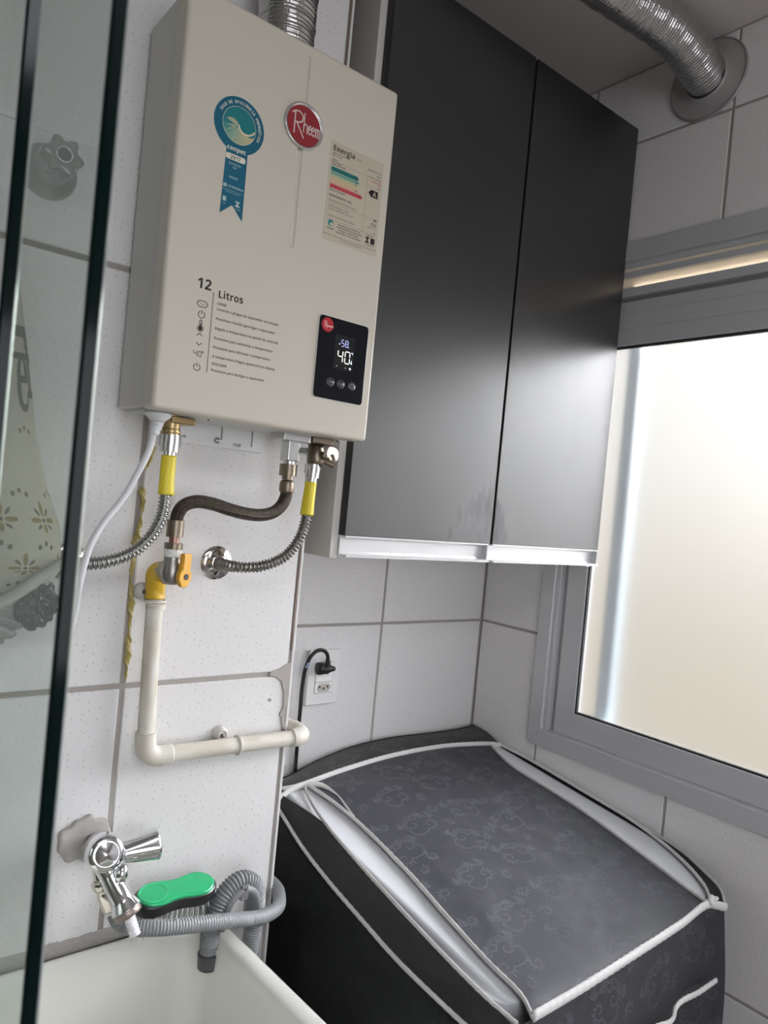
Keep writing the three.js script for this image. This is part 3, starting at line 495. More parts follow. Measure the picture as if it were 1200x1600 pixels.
{
  const o = thing('corrugated_hose', 'dull steel corrugated hose with yellow tape curving to the chrome wall flange', 'hose', 'corrugated water hoses');
  part('nut', [cyl(V(0.5975, 0.050, -0.92), V(0.597, 0.036, -0.92), 0.0122, 0.0122, 6), cyl(V(0.597, 0.037, -0.92), V(0.5967, 0.030, -0.92), 0.0108)], steel, o);
  part('sleeve', cyl(V(0.5967, 0.031, -0.92), V(0.596, 0.016, -0.92), 0.008), steel, o);
  part('yellow_tape', sweep([V(0.5963, 0.0235, -0.92), V(0.595, 0, -0.92), V(0.594, -0.026, -0.92)], 24, 24, (t, s, a) => 0.0088 + 0.0012 * t * t * (1 + 0.4 * Math.sin(a * 2))), yellowTape, o, 'yellow tape wrap');
  part('corrugated_tube', ribbed([V(0.594, -0.022, -0.92), V(0.5925, -0.036, -0.92), V(0.5855, -0.060, -0.92), V(0.567, -0.0875, -0.924), V(0.536, -0.1035, -0.93), V(0.512, -0.1075, -0.936), V(0.4965, -0.108, -0.950), V(0.4915, -0.108, -0.983)], 0.0073, 0.0012, 0.0052), mat([0.30, 0.29, 0.27], 0.3, { metalness: 1 }), o);
}
for (const [x, y, label] of [[0.4915, -0.108, 'chrome wall flange behind the dull steel hose, a little rusty on top'], [0.283, -0.112, 'chrome wall flange behind the bright steel hose and white cable']]) {
  const o = thing('pipe_flange', label, 'wall flange', 'chrome wall flanges');
  part('disc', lathe([[0.0085, 0.010], [0.0125, 0.010], [0.0145, 0.0055], [0.020, 0.0042], [0.0245, 0.002], [0.0252, 0]], V(x, y, ZC), new THREE.Vector3(0, 0, 1), 40), mat([0.62, 0.58, 0.56], 0.16, { metalness: 1 }), o);
  part('collar', cyl(V(x, y, ZC + 0.003), V(x, y, ZC + 0.016), 0.0105, 0.0095), mat([0.28, 0.27, 0.26], 0.35, { metalness: 1 }), o);
}
{
  const o = thing('braided_hose', 'dark braided metal gas hose in an S-bend under the heater', 'hose');
  const braid = tex(256, 256, (c) => { c.fillStyle = '#222'; c.fillRect(0, 0, 256, 256); for (let j = 0; j < 4; j++) for (let i = 0; i < 4; i++) for (const s of [-1, 1]) { c.save(); c.translate((i + 0.5 + (s > 0 ? 0.5 : 0)) * 64 % 256, (j + 0.5 + (s > 0 ? 0.5 : 0)) * 64 % 256); c.rotate(s * Math.PI / 4); for (let k = -2; k < 3; k++) { c.fillStyle = `rgb(${205 - Math.abs(k) * 22},${200 - Math.abs(k) * 22},${190 - Math.abs(k) * 22})`; c.fillRect(-34, k * 8 - 3, 68, 6); } c.restore(); } });
  braid.repeat.set(4, 1 / 0.0125);
  const bm = braid.clone(); bm.colorSpace = THREE.NoColorSpace; bm.needsUpdate = true;
  part('top_nut', [cyl(V(0.5555, 0.0455, -0.92), V(0.5555, 0.0285, -0.92), 0.0128, 0.0128, 6), cyl(V(0.5555, 0.029, -0.92), V(0.5555, 0.0235, -0.92), 0.0085)], bronze, o);
  part('ferrule', lathe([[0.0092, 0], [0.0108, 0.002], [0.0108, 0.012], [0.0095, 0.016], [0.007, 0.0185]], V(0.5555, 0.0045, -0.92), new THREE.Vector3(0, 1, 0)), bronze, o);
  part('braided_tube', sweep([V(0.5555, 0.01, -0.92), V(0.5555, 0.000, -0.92), V(0.551, -0.0125, -0.92), V(0.539, -0.0245, -0.92), V(0.520, -0.0305, -0.92), V(0.495, -0.0305, -0.92), V(0.470, -0.0265, -0.922), V(0.443, -0.0205, -0.924), V(0.421, -0.0195, -0.927), V(0.406, -0.0265, -0.93), V(0.3995, -0.039, -0.932), V(0.398, -0.054, -0.932)], 160, 24, () => 0.0089), mat([0.19, 0.165, 0.135], 0.42, { metalness: 0.8, map: braid, bumpMap: bm, bumpScale: 0.0014 }), o);
  part('ferrule', cyl(V(0.398, -0.046, -0.932), V(0.398, -0.0685, -0.932), 0.0112), bronze, o);
  part('stub', cyl(V(0.398, -0.068, -0.932), V(0.398, -0.078, -0.932), 0.0068), mat([0.33, 0.2, 0.16], 0.35, { metalness: 1 }), o);
}
{
  const o = thing('power_cable', 'white power cable hanging from the heater’s lower left corner', 'cable');
  part('strain_relief', [lathe([[0.0001, 0.002], [0.017, 0.002], [0.0165, -0.003], [0.0105, -0.008], [0.0085, -0.0105], [0.0001, -0.0105]].reverse(), V(0.3505, 0.0875, -0.905), new THREE.Vector3(0, 1, 0)), sweep([V(0.3505, 0.078, -0.905), V(0.3475, 0.060, -0.9055)], 60, 16, (t, s, a) => 0.0086 - 0.0028 * t + (Math.sin(t * 22) > 0.4 && Math.abs(Math.sin(a * 2)) > 0.45 ? -0.0009 : 0))], mat([0.78, 0.79, 0.80], 0.4), o);
  part('cord', tube([V(0.3478, 0.064, -0.9055), V(0.3445, 0.040, -0.909), V(0.333, 0.009, -0.911), V(0.318, -0.024, -0.913), V(0.299, -0.053, -0.914), V(0.285, -0.082, -0.913), V(0.279, -0.108, -0.913), V(0.278, -0.134, -0.92), V(0.283, -0.17, -0.945), V(0.288, -0.205, -0.978)], 0.0042, 80), mat([0.74, 0.75, 0.77], 0.38), o);
}

// ---------------------------------------------------------------- white gas pipe and its valve
const pipeN = vnoise(16, 512);
const pipeMap = noiseTex(512, 512, (i, j) => { const v = grainC(i, j), w = pipeN(i, j), s = grainN(i, j) > 0.93 && w > 0.55 ? 90 : 0; return [222 - 26 * v - s, 219 - 30 * v - s, 208 - 36 * v - s]; }, true);
const oldWhite = new THREE.MeshPhysicalMaterial({ map: pipeMap, roughness: 0.42 });
const yellowPaint = mat([0.62, 0.39, 0.02], 0.4);
{
  const o = thing('gas_pipe', 'old white gas pipe running down and along the column round its corner', 'pipe');
  const zc = -0.968, R = 0.0112, up = new THREE.Vector3(0, 1, 0);
  part('riser', cyl(V(0.3935, -0.150, zc), V(0.3985, -0.350, zc), R, 0.0116, 28), oldWhite, o);
  part('elbow', [sweep([V(0.3983, -0.340, zc), V(0.3987, -0.352, zc), V(0.402, -0.3665, zc), V(0.4145, -0.3755, zc), V(0.437, -0.3758, zc)], 30, 24, () => 0.0142)], oldWhite, o);
  part('crossbar', cyl(V(0.43, -0.3757, zc), V(0.637, -0.3785, zc), 0.0118, 0.0118, 28), oldWhite, o);
  part('elbow', [sweep([V(0.6345, -0.3785, zc), V(0.645, -0.3785, zc), V(0.6545, -0.378, zc - 0.004), V(0.6595, -0.3775, zc - 0.016), V(0.660, -0.377, zc - 0.036)], 30, 24, () => 0.0142)], oldWhite, o);
  part('tail', cyl(V(0.660, -0.377, zc - 0.03), V(0.660, -0.376, ZB + 0.001), 0.0118, 0.0118, 24), oldWhite, o);
  part('coupling', [cyl(V(0.3955, -0.163, zc), V(0.3958, -0.171, zc), 0.0134, 0.0134, 28)], oldWhite, o);
  part('yellow_elbow', [sweep([V(0.3934, -0.156, zc), V(0.3930, -0.138, zc), V(0.3932, -0.122, zc + 0.004), V(0.3940, -0.116, zc + 0.018), V(0.3950, -0.1145, zc + 0.026)], 36, 24, (t, s, a) => 0.0138 - 0.0012 * Math.sin(t * 9) + 0.0004 * Math.sin(a * 3 + t * 20))], yellowPaint, o, 'yellow-painted elbow');
  for (const [a, foot] of [[V(0.394, -0.160, zc), V(0.3825, -0.149, ZC + 0.0005)], [V(0.541, -0.3772, zc), V(0.5205, -0.364, ZC + 0.0005)]]) {
    const cl = part('clamp', [ring(0.0132, 0.0022, a, foot.x < 0.45 ? up : new THREE.Vector3(1, -0.0135, 0), 28)], oldWhite, o);
    part('clamp_foot', [lathe([[0.0001, 0.012], [0.006, 0.012], [0.0095, 0.0105], [0.0118, 0.006], [0.0118, 0]], foot, new THREE.Vector3(0, 0, 1), 24), ring(0.0072, 0.0012, foot.clone().add(new THREE.Vector3(0, 0, 0.012)), new THREE.Vector3(0, 0, 1), 20)], mat([0.55, 0.53, 0.50], 0.6), cl);
    part('screw', lathe([[0.0001, 0.0155], [0.0022, 0.015], [0.0032, 0.012], [0.0032, 0.010]], foot, new THREE.Vector3(0, 0, 1), 12), bronze, cl);
  }
}
{
  const o = thing('gas_valve', 'steel gas valve with a yellow lever on top of the white pipe', 'valve');
  const z = -0.932, x = 0.398, body = mat([0.34, 0.33, 0.31], 0.34, { metalness: 0.9 });
  part('hex_nut', [cyl(V(x, -0.0765, z), V(x, -0.0855, z), 0.0122, 0.0122, 6)], bronze, o);
  part('thread_tape', sweep([V(x, -0.0845, z), V(x, -0.0950, z)], 10, 24, (t, s, a) => 0.0118 + 0.0002 * Math.sin(a * 5 + t * 9)), mat([0.82, 0.82, 0.80], 0.6), o, 'white thread-sealing tape');
  part('body', [lathe([[0.0001, 0], [0.0105, 0], [0.0132, 0.005], [0.0142, 0.014], [0.0135, 0.024], [0.0112, 0.031], [0.0112, 0.036]], V(x, -0.131, z), new THREE.Vector3(0, 1, 0), 28), cyl(V(x - 0.003, -0.1145, z - 0.014), V(x - 0.003, -0.1145, z + 0.004), 0.0142, 0.0142, 8)], body, o);
  part('stem', cyl(V(x + 0.003, -0.1155, z + 0.006), V(x + 0.0075, -0.1165, z + 0.0165), 0.007), body, o);
  const s = new THREE.Shape(); s.moveTo(-0.0072, 0.030); s.lineTo(0.0072, 0.030); s.lineTo(0.0080, 0.008); s.bezierCurveTo(0.0125, 0.004, 0.0125, -0.005, 0.0085, -0.008); s.lineTo(0.0065, -0.0125); s.bezierCurveTo(0.004, -0.0155, -0.003, -0.0155, -0.006, -0.013); s.lineTo(-0.0085, -0.008); s.bezierCurveTo(-0.0128, -0.005, -0.0125, 0.004, -0.0085, 0.008); s.closePath();
  const turn = (g) => g.rotateY(0.40).rotateZ(-0.03).translate(x + 0.0085, -0.1185 + EYE, z + 0.0155);
  const lv = part('lever', [turn(extrude(s, 0.007, 0.0014, 2)), turn(box(-0.0066, 0.0066, 0.0085 - EYE, 0.0285 - EYE, 0.0068, 0.0078, 0.0004))], mat([0.66, 0.34, 0.02], 0.35), o, 'yellow-orange lever');
  part('lever_screw', turn(cyl(new THREE.Vector3(0.0005, -0.0005, 0.006), new THREE.Vector3(0.0005, -0.0005, 0.0082), 0.0042, 0.0038, 16)), mat(0.05, 0.4, { metalness: 0.6 }), lv);
}
// ---------------------------------------------------------------- flexible duct and its wall collar
{
  const o = thing('exhaust_duct', 'ribbed aluminium exhaust duct rising from the heater and running under the ceiling', 'duct');
  const foilMat = mat([0.56, 0.55, 0.54], 0.22, { metalness: 1, bumpMap: grain, bumpScale: 0.0012 });
  const path = [V(0.490, 0.590, -0.925), V(0.490, 0.68, -0.925), V(0.493, 0.80, -0.922), V(0.535, 0.905, -0.912), V(0.64, 0.951, -0.895), V(0.82, 0.957, -0.868), V(1.0, 0.957, -0.842), V(1.14, 0.956, -0.824), V(1.245, 0.952, -0.812), V(1.318, 0.939, -0.810), V(1.36, 0.928, -0.811), V(1.391, 0.922, -0.812)];
  const c = curveOf(path), L = c.getLength(), pitch = 0.0062, n = Math.round(L / pitch * 7), ph = Array.from({ length: 400 }, () => (rnd() - 0.5) * 0.0016);
  part('ribbed_tube', sweep(c, n, 40, (t, s, a) => { const k = s / pitch; return 0.0388 + 0.0017 * Math.sqrt(Math.abs(Math.sin(k * Math.PI))) + ph[Math.floor(k) % 400] * 0.8 + 0.0005 * Math.sin(a * 3 + k * 0.9); }), foilMat, o);
  part('outlet_ring', [cyl(V(0.490, 0.597, -0.925), V(0.490, 0.612, -0.925), 0.0425, 0.0425, 40)], steel, o);
}
{
  const o = thing('duct_collar', 'grey round collar plate on the tiled wall round the duct', 'duct collar');
  const c = V(XR, 0.9215, -0.812), out = new THREE.Vector3(-1, 0, 0), grey = mat([0.42, 0.41, 0.40], 0.4, { metalness: 0.25 });
  part('plate', lathe([[0.0405, 0.014], [0.0425, 0.014], [0.046, 0.008], [0.0745, 0.004], [0.0765, 0.0055], [0.0795, 0.0052], [0.081, 0.003], [0.081, 0]], c, out, 64), grey, o);
  part('rim', ring(0.0785, 0.0018, c.clone().add(new THREE.Vector3(-0.0048, 0, 0)), out, 64), mat([0.30, 0.29, 0.28], 0.35, { metalness: 0.3 }), o);
}

// ---------------------------------------------------------------- wall cabinet
{
  const o = thing('wall_cabinet', 'black two-door wall cabinet with aluminium pull strips beside the heater', 'cabinet');
  // wiped laminate: faint swirls everywhere, finger smudges at the meeting corner of the doors
  const laminate = (side) => mat([0.008, 0.008, 0.009], 1, { ior: 1.9, roughnessMap: tex(512, 1400, (c, w, h) => {
    c.fillStyle = 'rgb(92,92,92)'; c.fillRect(0, 0, w, h); c.lineCap = 'round';
    for (let k = 0; k < 420; k++) { const v = rnd() < 0.5 ? 104 : 80, y = h * (0.35 + 0.65 * rnd()), x = rnd() * w, R = 60 + rnd() * 260, a = rnd() * 6.28; c.strokeStyle = `rgba(${v},${v},${v},${0.10 + 0.16 * rnd()})`; c.lineWidth = 1 + rnd() * 3; c.beginPath(); c.arc(x, y, R, a, a + 0.5 + rnd()); c.stroke(); }
    for (let k = 0; k < 70; k++) { const e = rnd() * rnd(), x = side < 0 ? w - 8 - e * 190 : 4 + e * 60, y = h - 6 - rnd() * (side < 0 ? 150 : 110) * (1 - e * 0.7), v = 140 + rnd() * 60; c.fillStyle = `rgba(${v},${v},${v},0.45)`; c.save(); c.translate(x, y); c.rotate((rnd() - 0.5) * 0.5); c.beginPath(); c.ellipse(0, 0, 5 + rnd() * 6, 12 + rnd() * 26, 0, 0, 7); c.fill(); c.restore(); }
  }, false, false) });
  const edge = mat(0.012, 0.5), white = mat([0.72, 0.70, 0.66], 0.45);
  part('side_panel', box(0.6852, 0.7002, -0.0945, 0.872, ZB + 0.003, -0.982, 0.0008), white, o, 'white side panel');
  part('side_panel', box(1.3755, 1.3895, -0.0945, 0.872, ZB + 0.003, -0.982, 0.0008), white, o, 'white side panel');
  part('bottom_panel', box(0.7002, 1.3755, -0.0915, -0.0765, ZB + 0.003, -0.985, 0.0008), white, o, 'white bottom panel');
  part('top_panel', box(0.7002, 1.3755, 0.857, 0.872, ZB + 0.003, -0.985, 0.0008), white, o, 'white top panel');
  part('back_panel', box(0.7002, 1.3755, -0.0765, 0.857, ZB + 0.003, ZB + 0.008), white, o, 'white back panel');
  const profile = poly([[0, 0], [0.020, 0], [0.020, -0.0022], [0.0075, -0.0034], [0.0052, -0.0062], [0.0048, -0.026], [0.0066, -0.0302], [0.0225, -0.0316], [0.0240, -0.0292], [0.0252, -0.0296], [0.0246, -0.0345], [0.0030, -0.0345], [0.0015, -0.030], [0.0012, -0.004], [0, -0.003]]);
  const aluPull = mat([0.74, 0.745, 0.75], 0.32, { metalness: 0.35 });
  for (const [x0, x1, h1] of [[0.698, 1.0390, 1.0345], [1.0455, 1.3845, 1.3845]]) {
    const d = part('door', box(x0, x1, -0.0555, 0.8705, -0.980, -0.962, 0.0007), laminate(x0 < 1 ? -1 : 1), o, 'black door');
    part('edge_band', box(x0 - 0.0003, x0 + 0.0015, -0.055, 0.870, -0.9797, -0.9625), edge, d);
    const g = extrude(profile, h1 - x0 - 0.001).rotateY(-Math.PI / 2).translate(h1, -0.0556 + EYE, -0.981);
    part('pull_strip', g, aluPull, d, 'white aluminium pull strip');
    part('end_cap', box(h1 - 0.0022, h1 - 0.0002, -0.088, -0.0585, -0.9785, -0.962), mat([0.55, 0.56, 0.57], 0.4), d);
  }
}

// ---------------------------------------------------------------- socket, plug and cord
{
  const o = thing('wall_socket', 'white wall socket plate with a free outlet at the bottom', 'socket'), z = ZB + 0.0005, fwd = new THREE.Vector3(0, 0, 1);
  part('plate', box(0.869, 0.9490, -0.4385, -0.3205, z, z + 0.0085, 0.003), whitePlastic, o);
  const mod = mat([0.86, 0.86, 0.85], 0.35), dark = mat(0.02, 0.7);
  part('module_gap', box(0.8885, 0.9330, -0.4135, -0.3465, z + 0.007, z + 0.0087), dark, o);
  for (const [y0, y1] of [[-0.3679, -0.3472], [-0.3897, -0.3687], [-0.4128, -0.3905]]) part('module', box(0.8892, 0.9323, y0, y1, z + 0.007, z + 0.0098, 0.0008), mod, o);
  const s = poly([[0.8945, -0.4015], [0.8985, -0.3935], [0.9245, -0.3935], [0.9305, -0.4015], [0.9245, -0.4100], [0.8985, -0.4100]]);
  const face = part('outlet_face', extrude(s, 0.0012, 0.0004).translate(0, EYE, z + 0.0092), mat([0.50, 0.47, 0.42], 0.5), o, 'six-sided outlet face');
  for (const [x, y] of [[0.901, -0.400], [0.911, -0.4035], [0.921, -0.400]]) part('pin_hole', cyl(V(x, y, z + 0.0098), V(x, y, z + 0.0109), 0.0024, 0.0024, 14), dark, face);
  void fwd;
}
{
  const o = thing('plugged_cable', 'black cable with an angled plug in the top socket', 'cable'), blackP = mat([0.012, 0.012, 0.013], 0.38);
  part('plug', [lathe([[0.0001, 0], [0.0125, 0.0005], [0.0135, 0.004], [0.0125, 0.014], [0.010, 0.024], [0.0062, 0.036], [0.0045, 0.042], [0.0001, 0.043]], V(0.8835, -0.3565, -1.272), new THREE.Vector3(1, -0.05, 0.1), 20), cyl(V(0.902, -0.357, -1.284), V(0.902, -0.357, -1.262), 0.0105)], blackP, o);
  part('cord_guard', sweep([V(0.902, -0.352, -1.262), V(0.9, -0.336, -1.260)], 40, 14, (t) => 0.0075 - 0.003 * t + (Math.sin(t * 30) > 0 ? 0.0006 : 0)), blackP, o);
  part('cord', tube([V(0.9, -0.339, -1.260), V(0.8965, -0.3255, -1.258), V(0.886, -0.3155, -1.258), V(0.872, -0.3150, -1.260), V(0.8595, -0.328, -1.265), V(0.8525, -0.353, -1.270), V(0.8515, -0.392, -1.275), V(0.8535, -0.443, -1.277), V(0.8575, -0.50, -1.283), V(0.862, -0.58, -1.287), V(0.863, -0.66, -1.288)], 0.0040, 90), blackP, o);
  part('cord_tag', tube([V(0.8555, -0.3400, -1.2675), V(0.8530, -0.3515, -1.2697)], 0.0043, 6), mat([0.25, 0.33, 0.48], 0.5), o, 'small blue-white print band');
}

// ---------------------------------------------------------------- stop valve behind the glass
{
  const o = thing('stop_valve', 'round stop valve with a clear grey star knob behind the glass door', 'valve'), f = new THREE.Vector3(0, 0, 1), c = V(0.2185, 0.369, ZC);
  part('escutcheon', lathe([[0.0001, 0.046], [0.013, 0.046], [0.0155, 0.040], [0.017, 0.022], [0.0215, 0.014], [0.030, 0.0085], [0.0335, 0.004], [0.0335, 0]], c, f, 44), mat([0.42, 0.43, 0.42], 0.28, { metalness: 0.85 }), o);
  const s = new THREE.Shape(Array.from({ length: 72 }, (_, k) => { const a = k / 72 * Math.PI * 2, r = 0.0205 + 0.0032 * Math.cos(a * 6 + 0.5); return new THREE.Vector2(r * Math.cos(a), r * Math.sin(a)); }));
  const k = part('knob', extrude(s, 0.024, 0.004, 3).translate(c.x, c.y, c.z + 0.046), mat([0.26, 0.28, 0.27], 0.12, { transmission: 0.3, thickness: 0.0, clearcoat: 1 }), o, 'clear grey star-shaped knob');
  part('knob_cap', [cyl(new THREE.Vector3(c.x, c.y, c.z + 0.069), new THREE.Vector3(c.x, c.y, c.z + 0.0712), 0.0085)], mat(0.03, 0.35), k, 'dark cap');
  part('cap_ring', ring(0.0085, 0.0012, new THREE.Vector3(c.x, c.y, c.z + 0.0712), f), steel, k);
}

// ---------------------------------------------------------------- bags behind the glass
{
  const o = thing('fabric_bag', 'cream fabric bag with gold flowers hanging behind the glass', 'bag');
  const w = 1024, h = 1024;
  const cloth = tex(w, h, (c) => {                                         // u round the bag (front half 0..0.5), v from the bottom
    c.fillStyle = '#b4b09f'; c.fillRect(0, 0, w, h);
    for (let k = 0; k < 5000; k++) { c.fillStyle = `rgba(${rnd() < 0.5 ? '140,136,120' : '205,202,190'},0.13)`; c.fillRect(rnd() * w, rnd() * h, 3 + rnd() * 7, 2); }
    const flower = (x, y, s) => { for (let k = 0; k < 8; k++) { c.save(); c.translate(x, y); c.rotate(k * Math.PI / 4); c.fillStyle = k % 2 ? '#3d392c' : '#7e6c34'; c.beginPath(); c.ellipse(0, -s * 0.62, s * (k % 2 ? 0.09 : 0.16), s * (k % 2 ? 0.26 : 0.4), 0, 0, 7); c.fill(); c.restore(); } c.fillStyle = '#3d392c'; c.beginPath(); c.arc(x, y, s * 0.12, 0, 7); c.fill(); };
    for (let j = 0; j < 5; j++) for (let i = 0; i < 8; i++) { const y = h - 120 - j * 150, x = i * 128 + (j % 2) * 64; if (j < 3) flower(x, y, 44); c.fillStyle = '#4a4637'; for (const q of [-1, 0, 1]) { c.beginPath(); c.ellipse(x + 64 + q * 22, y - 70 + Math.abs(q) * 10, 6, 7, 0, 0, 7); c.fill(); } }
    c.fillStyle = '#3a3a36'; for (const x of [60, 330, 560, 830]) { c.fillRect(x, 208, 150, 18); c.fillRect(x, 262, 150, 14); c.font = 'bold 150px serif'; c.fillText('e', x + 20, 350); c.fillText('B', x + 86, 330); }
  });
  // [y, left, right, depth]
  const prof = [[0.262, 0.160, 0.172, 0.010], [0.222, 0.150, 0.190, 0.013], [0.14, 0.134, 0.206, 0.018], [0.05, 0.120, 0.222, 0.022], [-0.016, 0.119, 0.241, 0.026], [-0.07, 0.119, 0.262, 0.027], [-0.118, 0.119, 0.265, 0.025], [-0.145, 0.119, 0.248, 0.020], [-0.165, 0.12, 0.215, 0.014]];
  const at = (t) => { const k = Math.min(prof.length - 2, Math.floor(t * (prof.length - 1))), f = t * (prof.length - 1) - k, s = f * f * (3 - 2 * f) * 0.5 + f * 0.5; return prof[k].map((v, n) => v + (prof[k + 1][n] - v) * s); };
  part('bag_body', grid(72, 60, (u, v) => {
    const [y, l, r, d] = at(1 - v), a = u * Math.PI * 2 + Math.PI, cx = (l + r) / 2, hw = (r - l) / 2, fold = 0.0022 * Math.sin(u * 24 + v * 3) * v + 0.0012 * Math.sin(u * 9 + v * 14);
    return V(cx + hw * Math.cos(a), y, -0.958 - d * Math.sin(a) * 0.9 + fold);
  }), new THREE.MeshPhysicalMaterial({ map: cloth, roughness: 0.9, side: THREE.DoubleSide }), o);
  part('strap', tube([V(0.166, 0.25, -0.958), V(0.166, 0.30, -0.968), V(0.166, 0.33, -0.985)], 0.004, 16), mat([0.55, 0.53, 0.46], 0.9), o);
  part('hem', tube([V(0.262, -0.106, -0.935), V(0.235, -0.125, -0.930), V(0.205, -0.148, -0.931), V(0.165, -0.165, -0.935), V(0.122, -0.17, -0.94)], 0.007, 40), mat([0.46, 0.45, 0.42], 0.9), o, 'rolled lower hem');
}
for (const [label, col, cx, cy, rx, ry, k, cat, tr] of [['crumpled clear plastic bag hanging below the cream fabric bag', [0.40, 0.40, 0.39], 0.170, -0.182, 0.052, 0.030, 1, 'bag', 0.45], ['crumpled black plastic bag peeping out beside the clear one', [0.025, 0.026, 0.028], 0.238, -0.160, 0.026, 0.030, 2, 'bag', 0]]) {
  const o = thing('plastic_bag', label, cat), g = new THREE.IcosahedronGeometry(1, 14), p = g.attributes.position;
  for (let i = 0; i < p.count; i++) { const v = new THREE.Vector3().fromBufferAttribute(p, i), n = 1 + 0.14 * Math.abs(Math.sin(v.x * 5 + v.y * 7 + k)) + 0.10 * Math.abs(Math.sin(v.y * 13 - v.z * 9 + k * 2)) + 0.07 * Math.abs(Math.sin(v.x * 21 + v.z * 17)) - 0.12; p.setXYZ(i, cx + v.x * rx * n, cy + EYE + v.y * ry * n, -0.962 + v.z * 0.02 * n); }
  g.computeVertexNormals();
  part('film', g, mat(col, 0.22, tr ? { transmission: tr, thickness: 0 } : {}), o);
}

// ---------------------------------------------------------------- laundry tank
{
  const o = thing('laundry_tank', 'cream laundry tank below the chrome tap', 'sink');
  const cream = mat([0.80, 0.80, 0.735], 0.26, { clearcoat: 0.3, clearcoatRoughness: 0.2 });
  const X0 = 0.128, X1 = 0.539, Z0 = -0.988, Z1 = -0.50;
  const rr = (il, ir, ib, iff, rad, n = 10) => {                            // rounded rectangle, inset per side
    const x0 = X0 + il, x1 = X1 - ir, z0 = Z0 + ib, z1 = Z1 - iff, pts = [];
    for (const [cx, cz, a0] of [[x1 - rad, z1 - rad, 0], [x0 + rad, z1 - rad, 1], [x0 + rad, z0 + rad, 2], [x1 - rad, z0 + rad, 3]]) for (let k = 0; k <= n; k++) { const a = (a0 + k / n) * Math.PI / 2; pts.push([cx + rad * Math.cos(a), cz + rad * Math.sin(a)]); }
    return pts.map(([x, z]) => [x + 0.05 * (z - Z0) * (x - X0) / (X1 - X0), z]);
  };
  const rows = [[0.10, 0.10, 0.06, 0.10, 0.03, -1.02], [0.03, 0.03, 0.004, 0.03, 0.035, -0.86], [0.012, 0.012, 0.001, 0.012, 0.030, -0.668], [0.003, 0.003, 0.0005, 0.003, 0.026, -0.665], [0, 0, 0, 0, 0.024, -0.660], [0, 0, 0, 0, 0.024, -0.644], [0.002, 0.002, 0.001, 0.002, 0.024, -0.6385], [0.007, 0.007, 0.003, 0.007, 0.024, -0.636], [0.020, 0.020, 0.006, 0.020, 0.026, -0.6365], [0.027, 0.027, 0.010, 0.027, 0.030, -0.640], [0.034, 0.034, 0.015, 0.034, 0.036, -0.652], [0.046, 0.046, 0.028, 0.05, 0.045, -0.76], [0.060, 0.060, 0.045, 0.07, 0.055, -0.90], [0.075, 0.075, 0.06, 0.09, 0.06, -0.94], [0.11, 0.11, 0.10, 0.13, 0.06, -0.955], [0.19, 0.19, 0.22, 0.23, 0.01, -0.958]];
  const rings = rows.map(([a, b, c, d, r, y]) => rr(a, b, c, d, r).map(([x, z]) => V(x, y, z))), m = rings[0].length;
  const P = [], I = []; for (const r of rings) for (const p of r) P.push(p.x, p.y, p.z);
  for (let j = 0; j + 1 < rings.length; j++) for (let k = 0; k < m; k++) { const n = (k + 1) % m; I.push(j * m + k, (j + 1) * m + k, j * m + n, j * m + n, (j + 1) * m + k, (j + 1) * m + n); }
  for (const [j, s] of [[0, 1], [rings.length - 1, -1]]) { const c = rings[j].reduce((q, p) => q.add(p), new THREE.Vector3()).divideScalar(m), at = P.length / 3; P.push(c.x, c.y, c.z); for (let k = 0; k < m; k++) { const n = (k + 1) % m; s > 0 ? I.push(at, j * m + k, j * m + n) : I.push(at, j * m + n, j * m + k); } }
  const g = new THREE.BufferGeometry(); g.setAttribute('position', new THREE.Float32BufferAttribute(P, 3)); g.setIndex(I); g.computeVertexNormals();
  part('basin', g, cream, o);
  part('pedestal', lathe([[0.11, 0], [0.105, 0.03], [0.08, 0.10], [0.075, 0.40], [0.10, 0.477]], V(0.345, FLOOR, -0.745), new THREE.Vector3(0, 1, 0)), cream, o);
  part('drain', lathe([[0.0001, 0.003], [0.012, 0.003], [0.024, 0.004], [0.026, 0.0015], [0.026, 0]], V(0.347, -0.9575, -0.74), new THREE.Vector3(0, 1, 0)), steel, o);
}

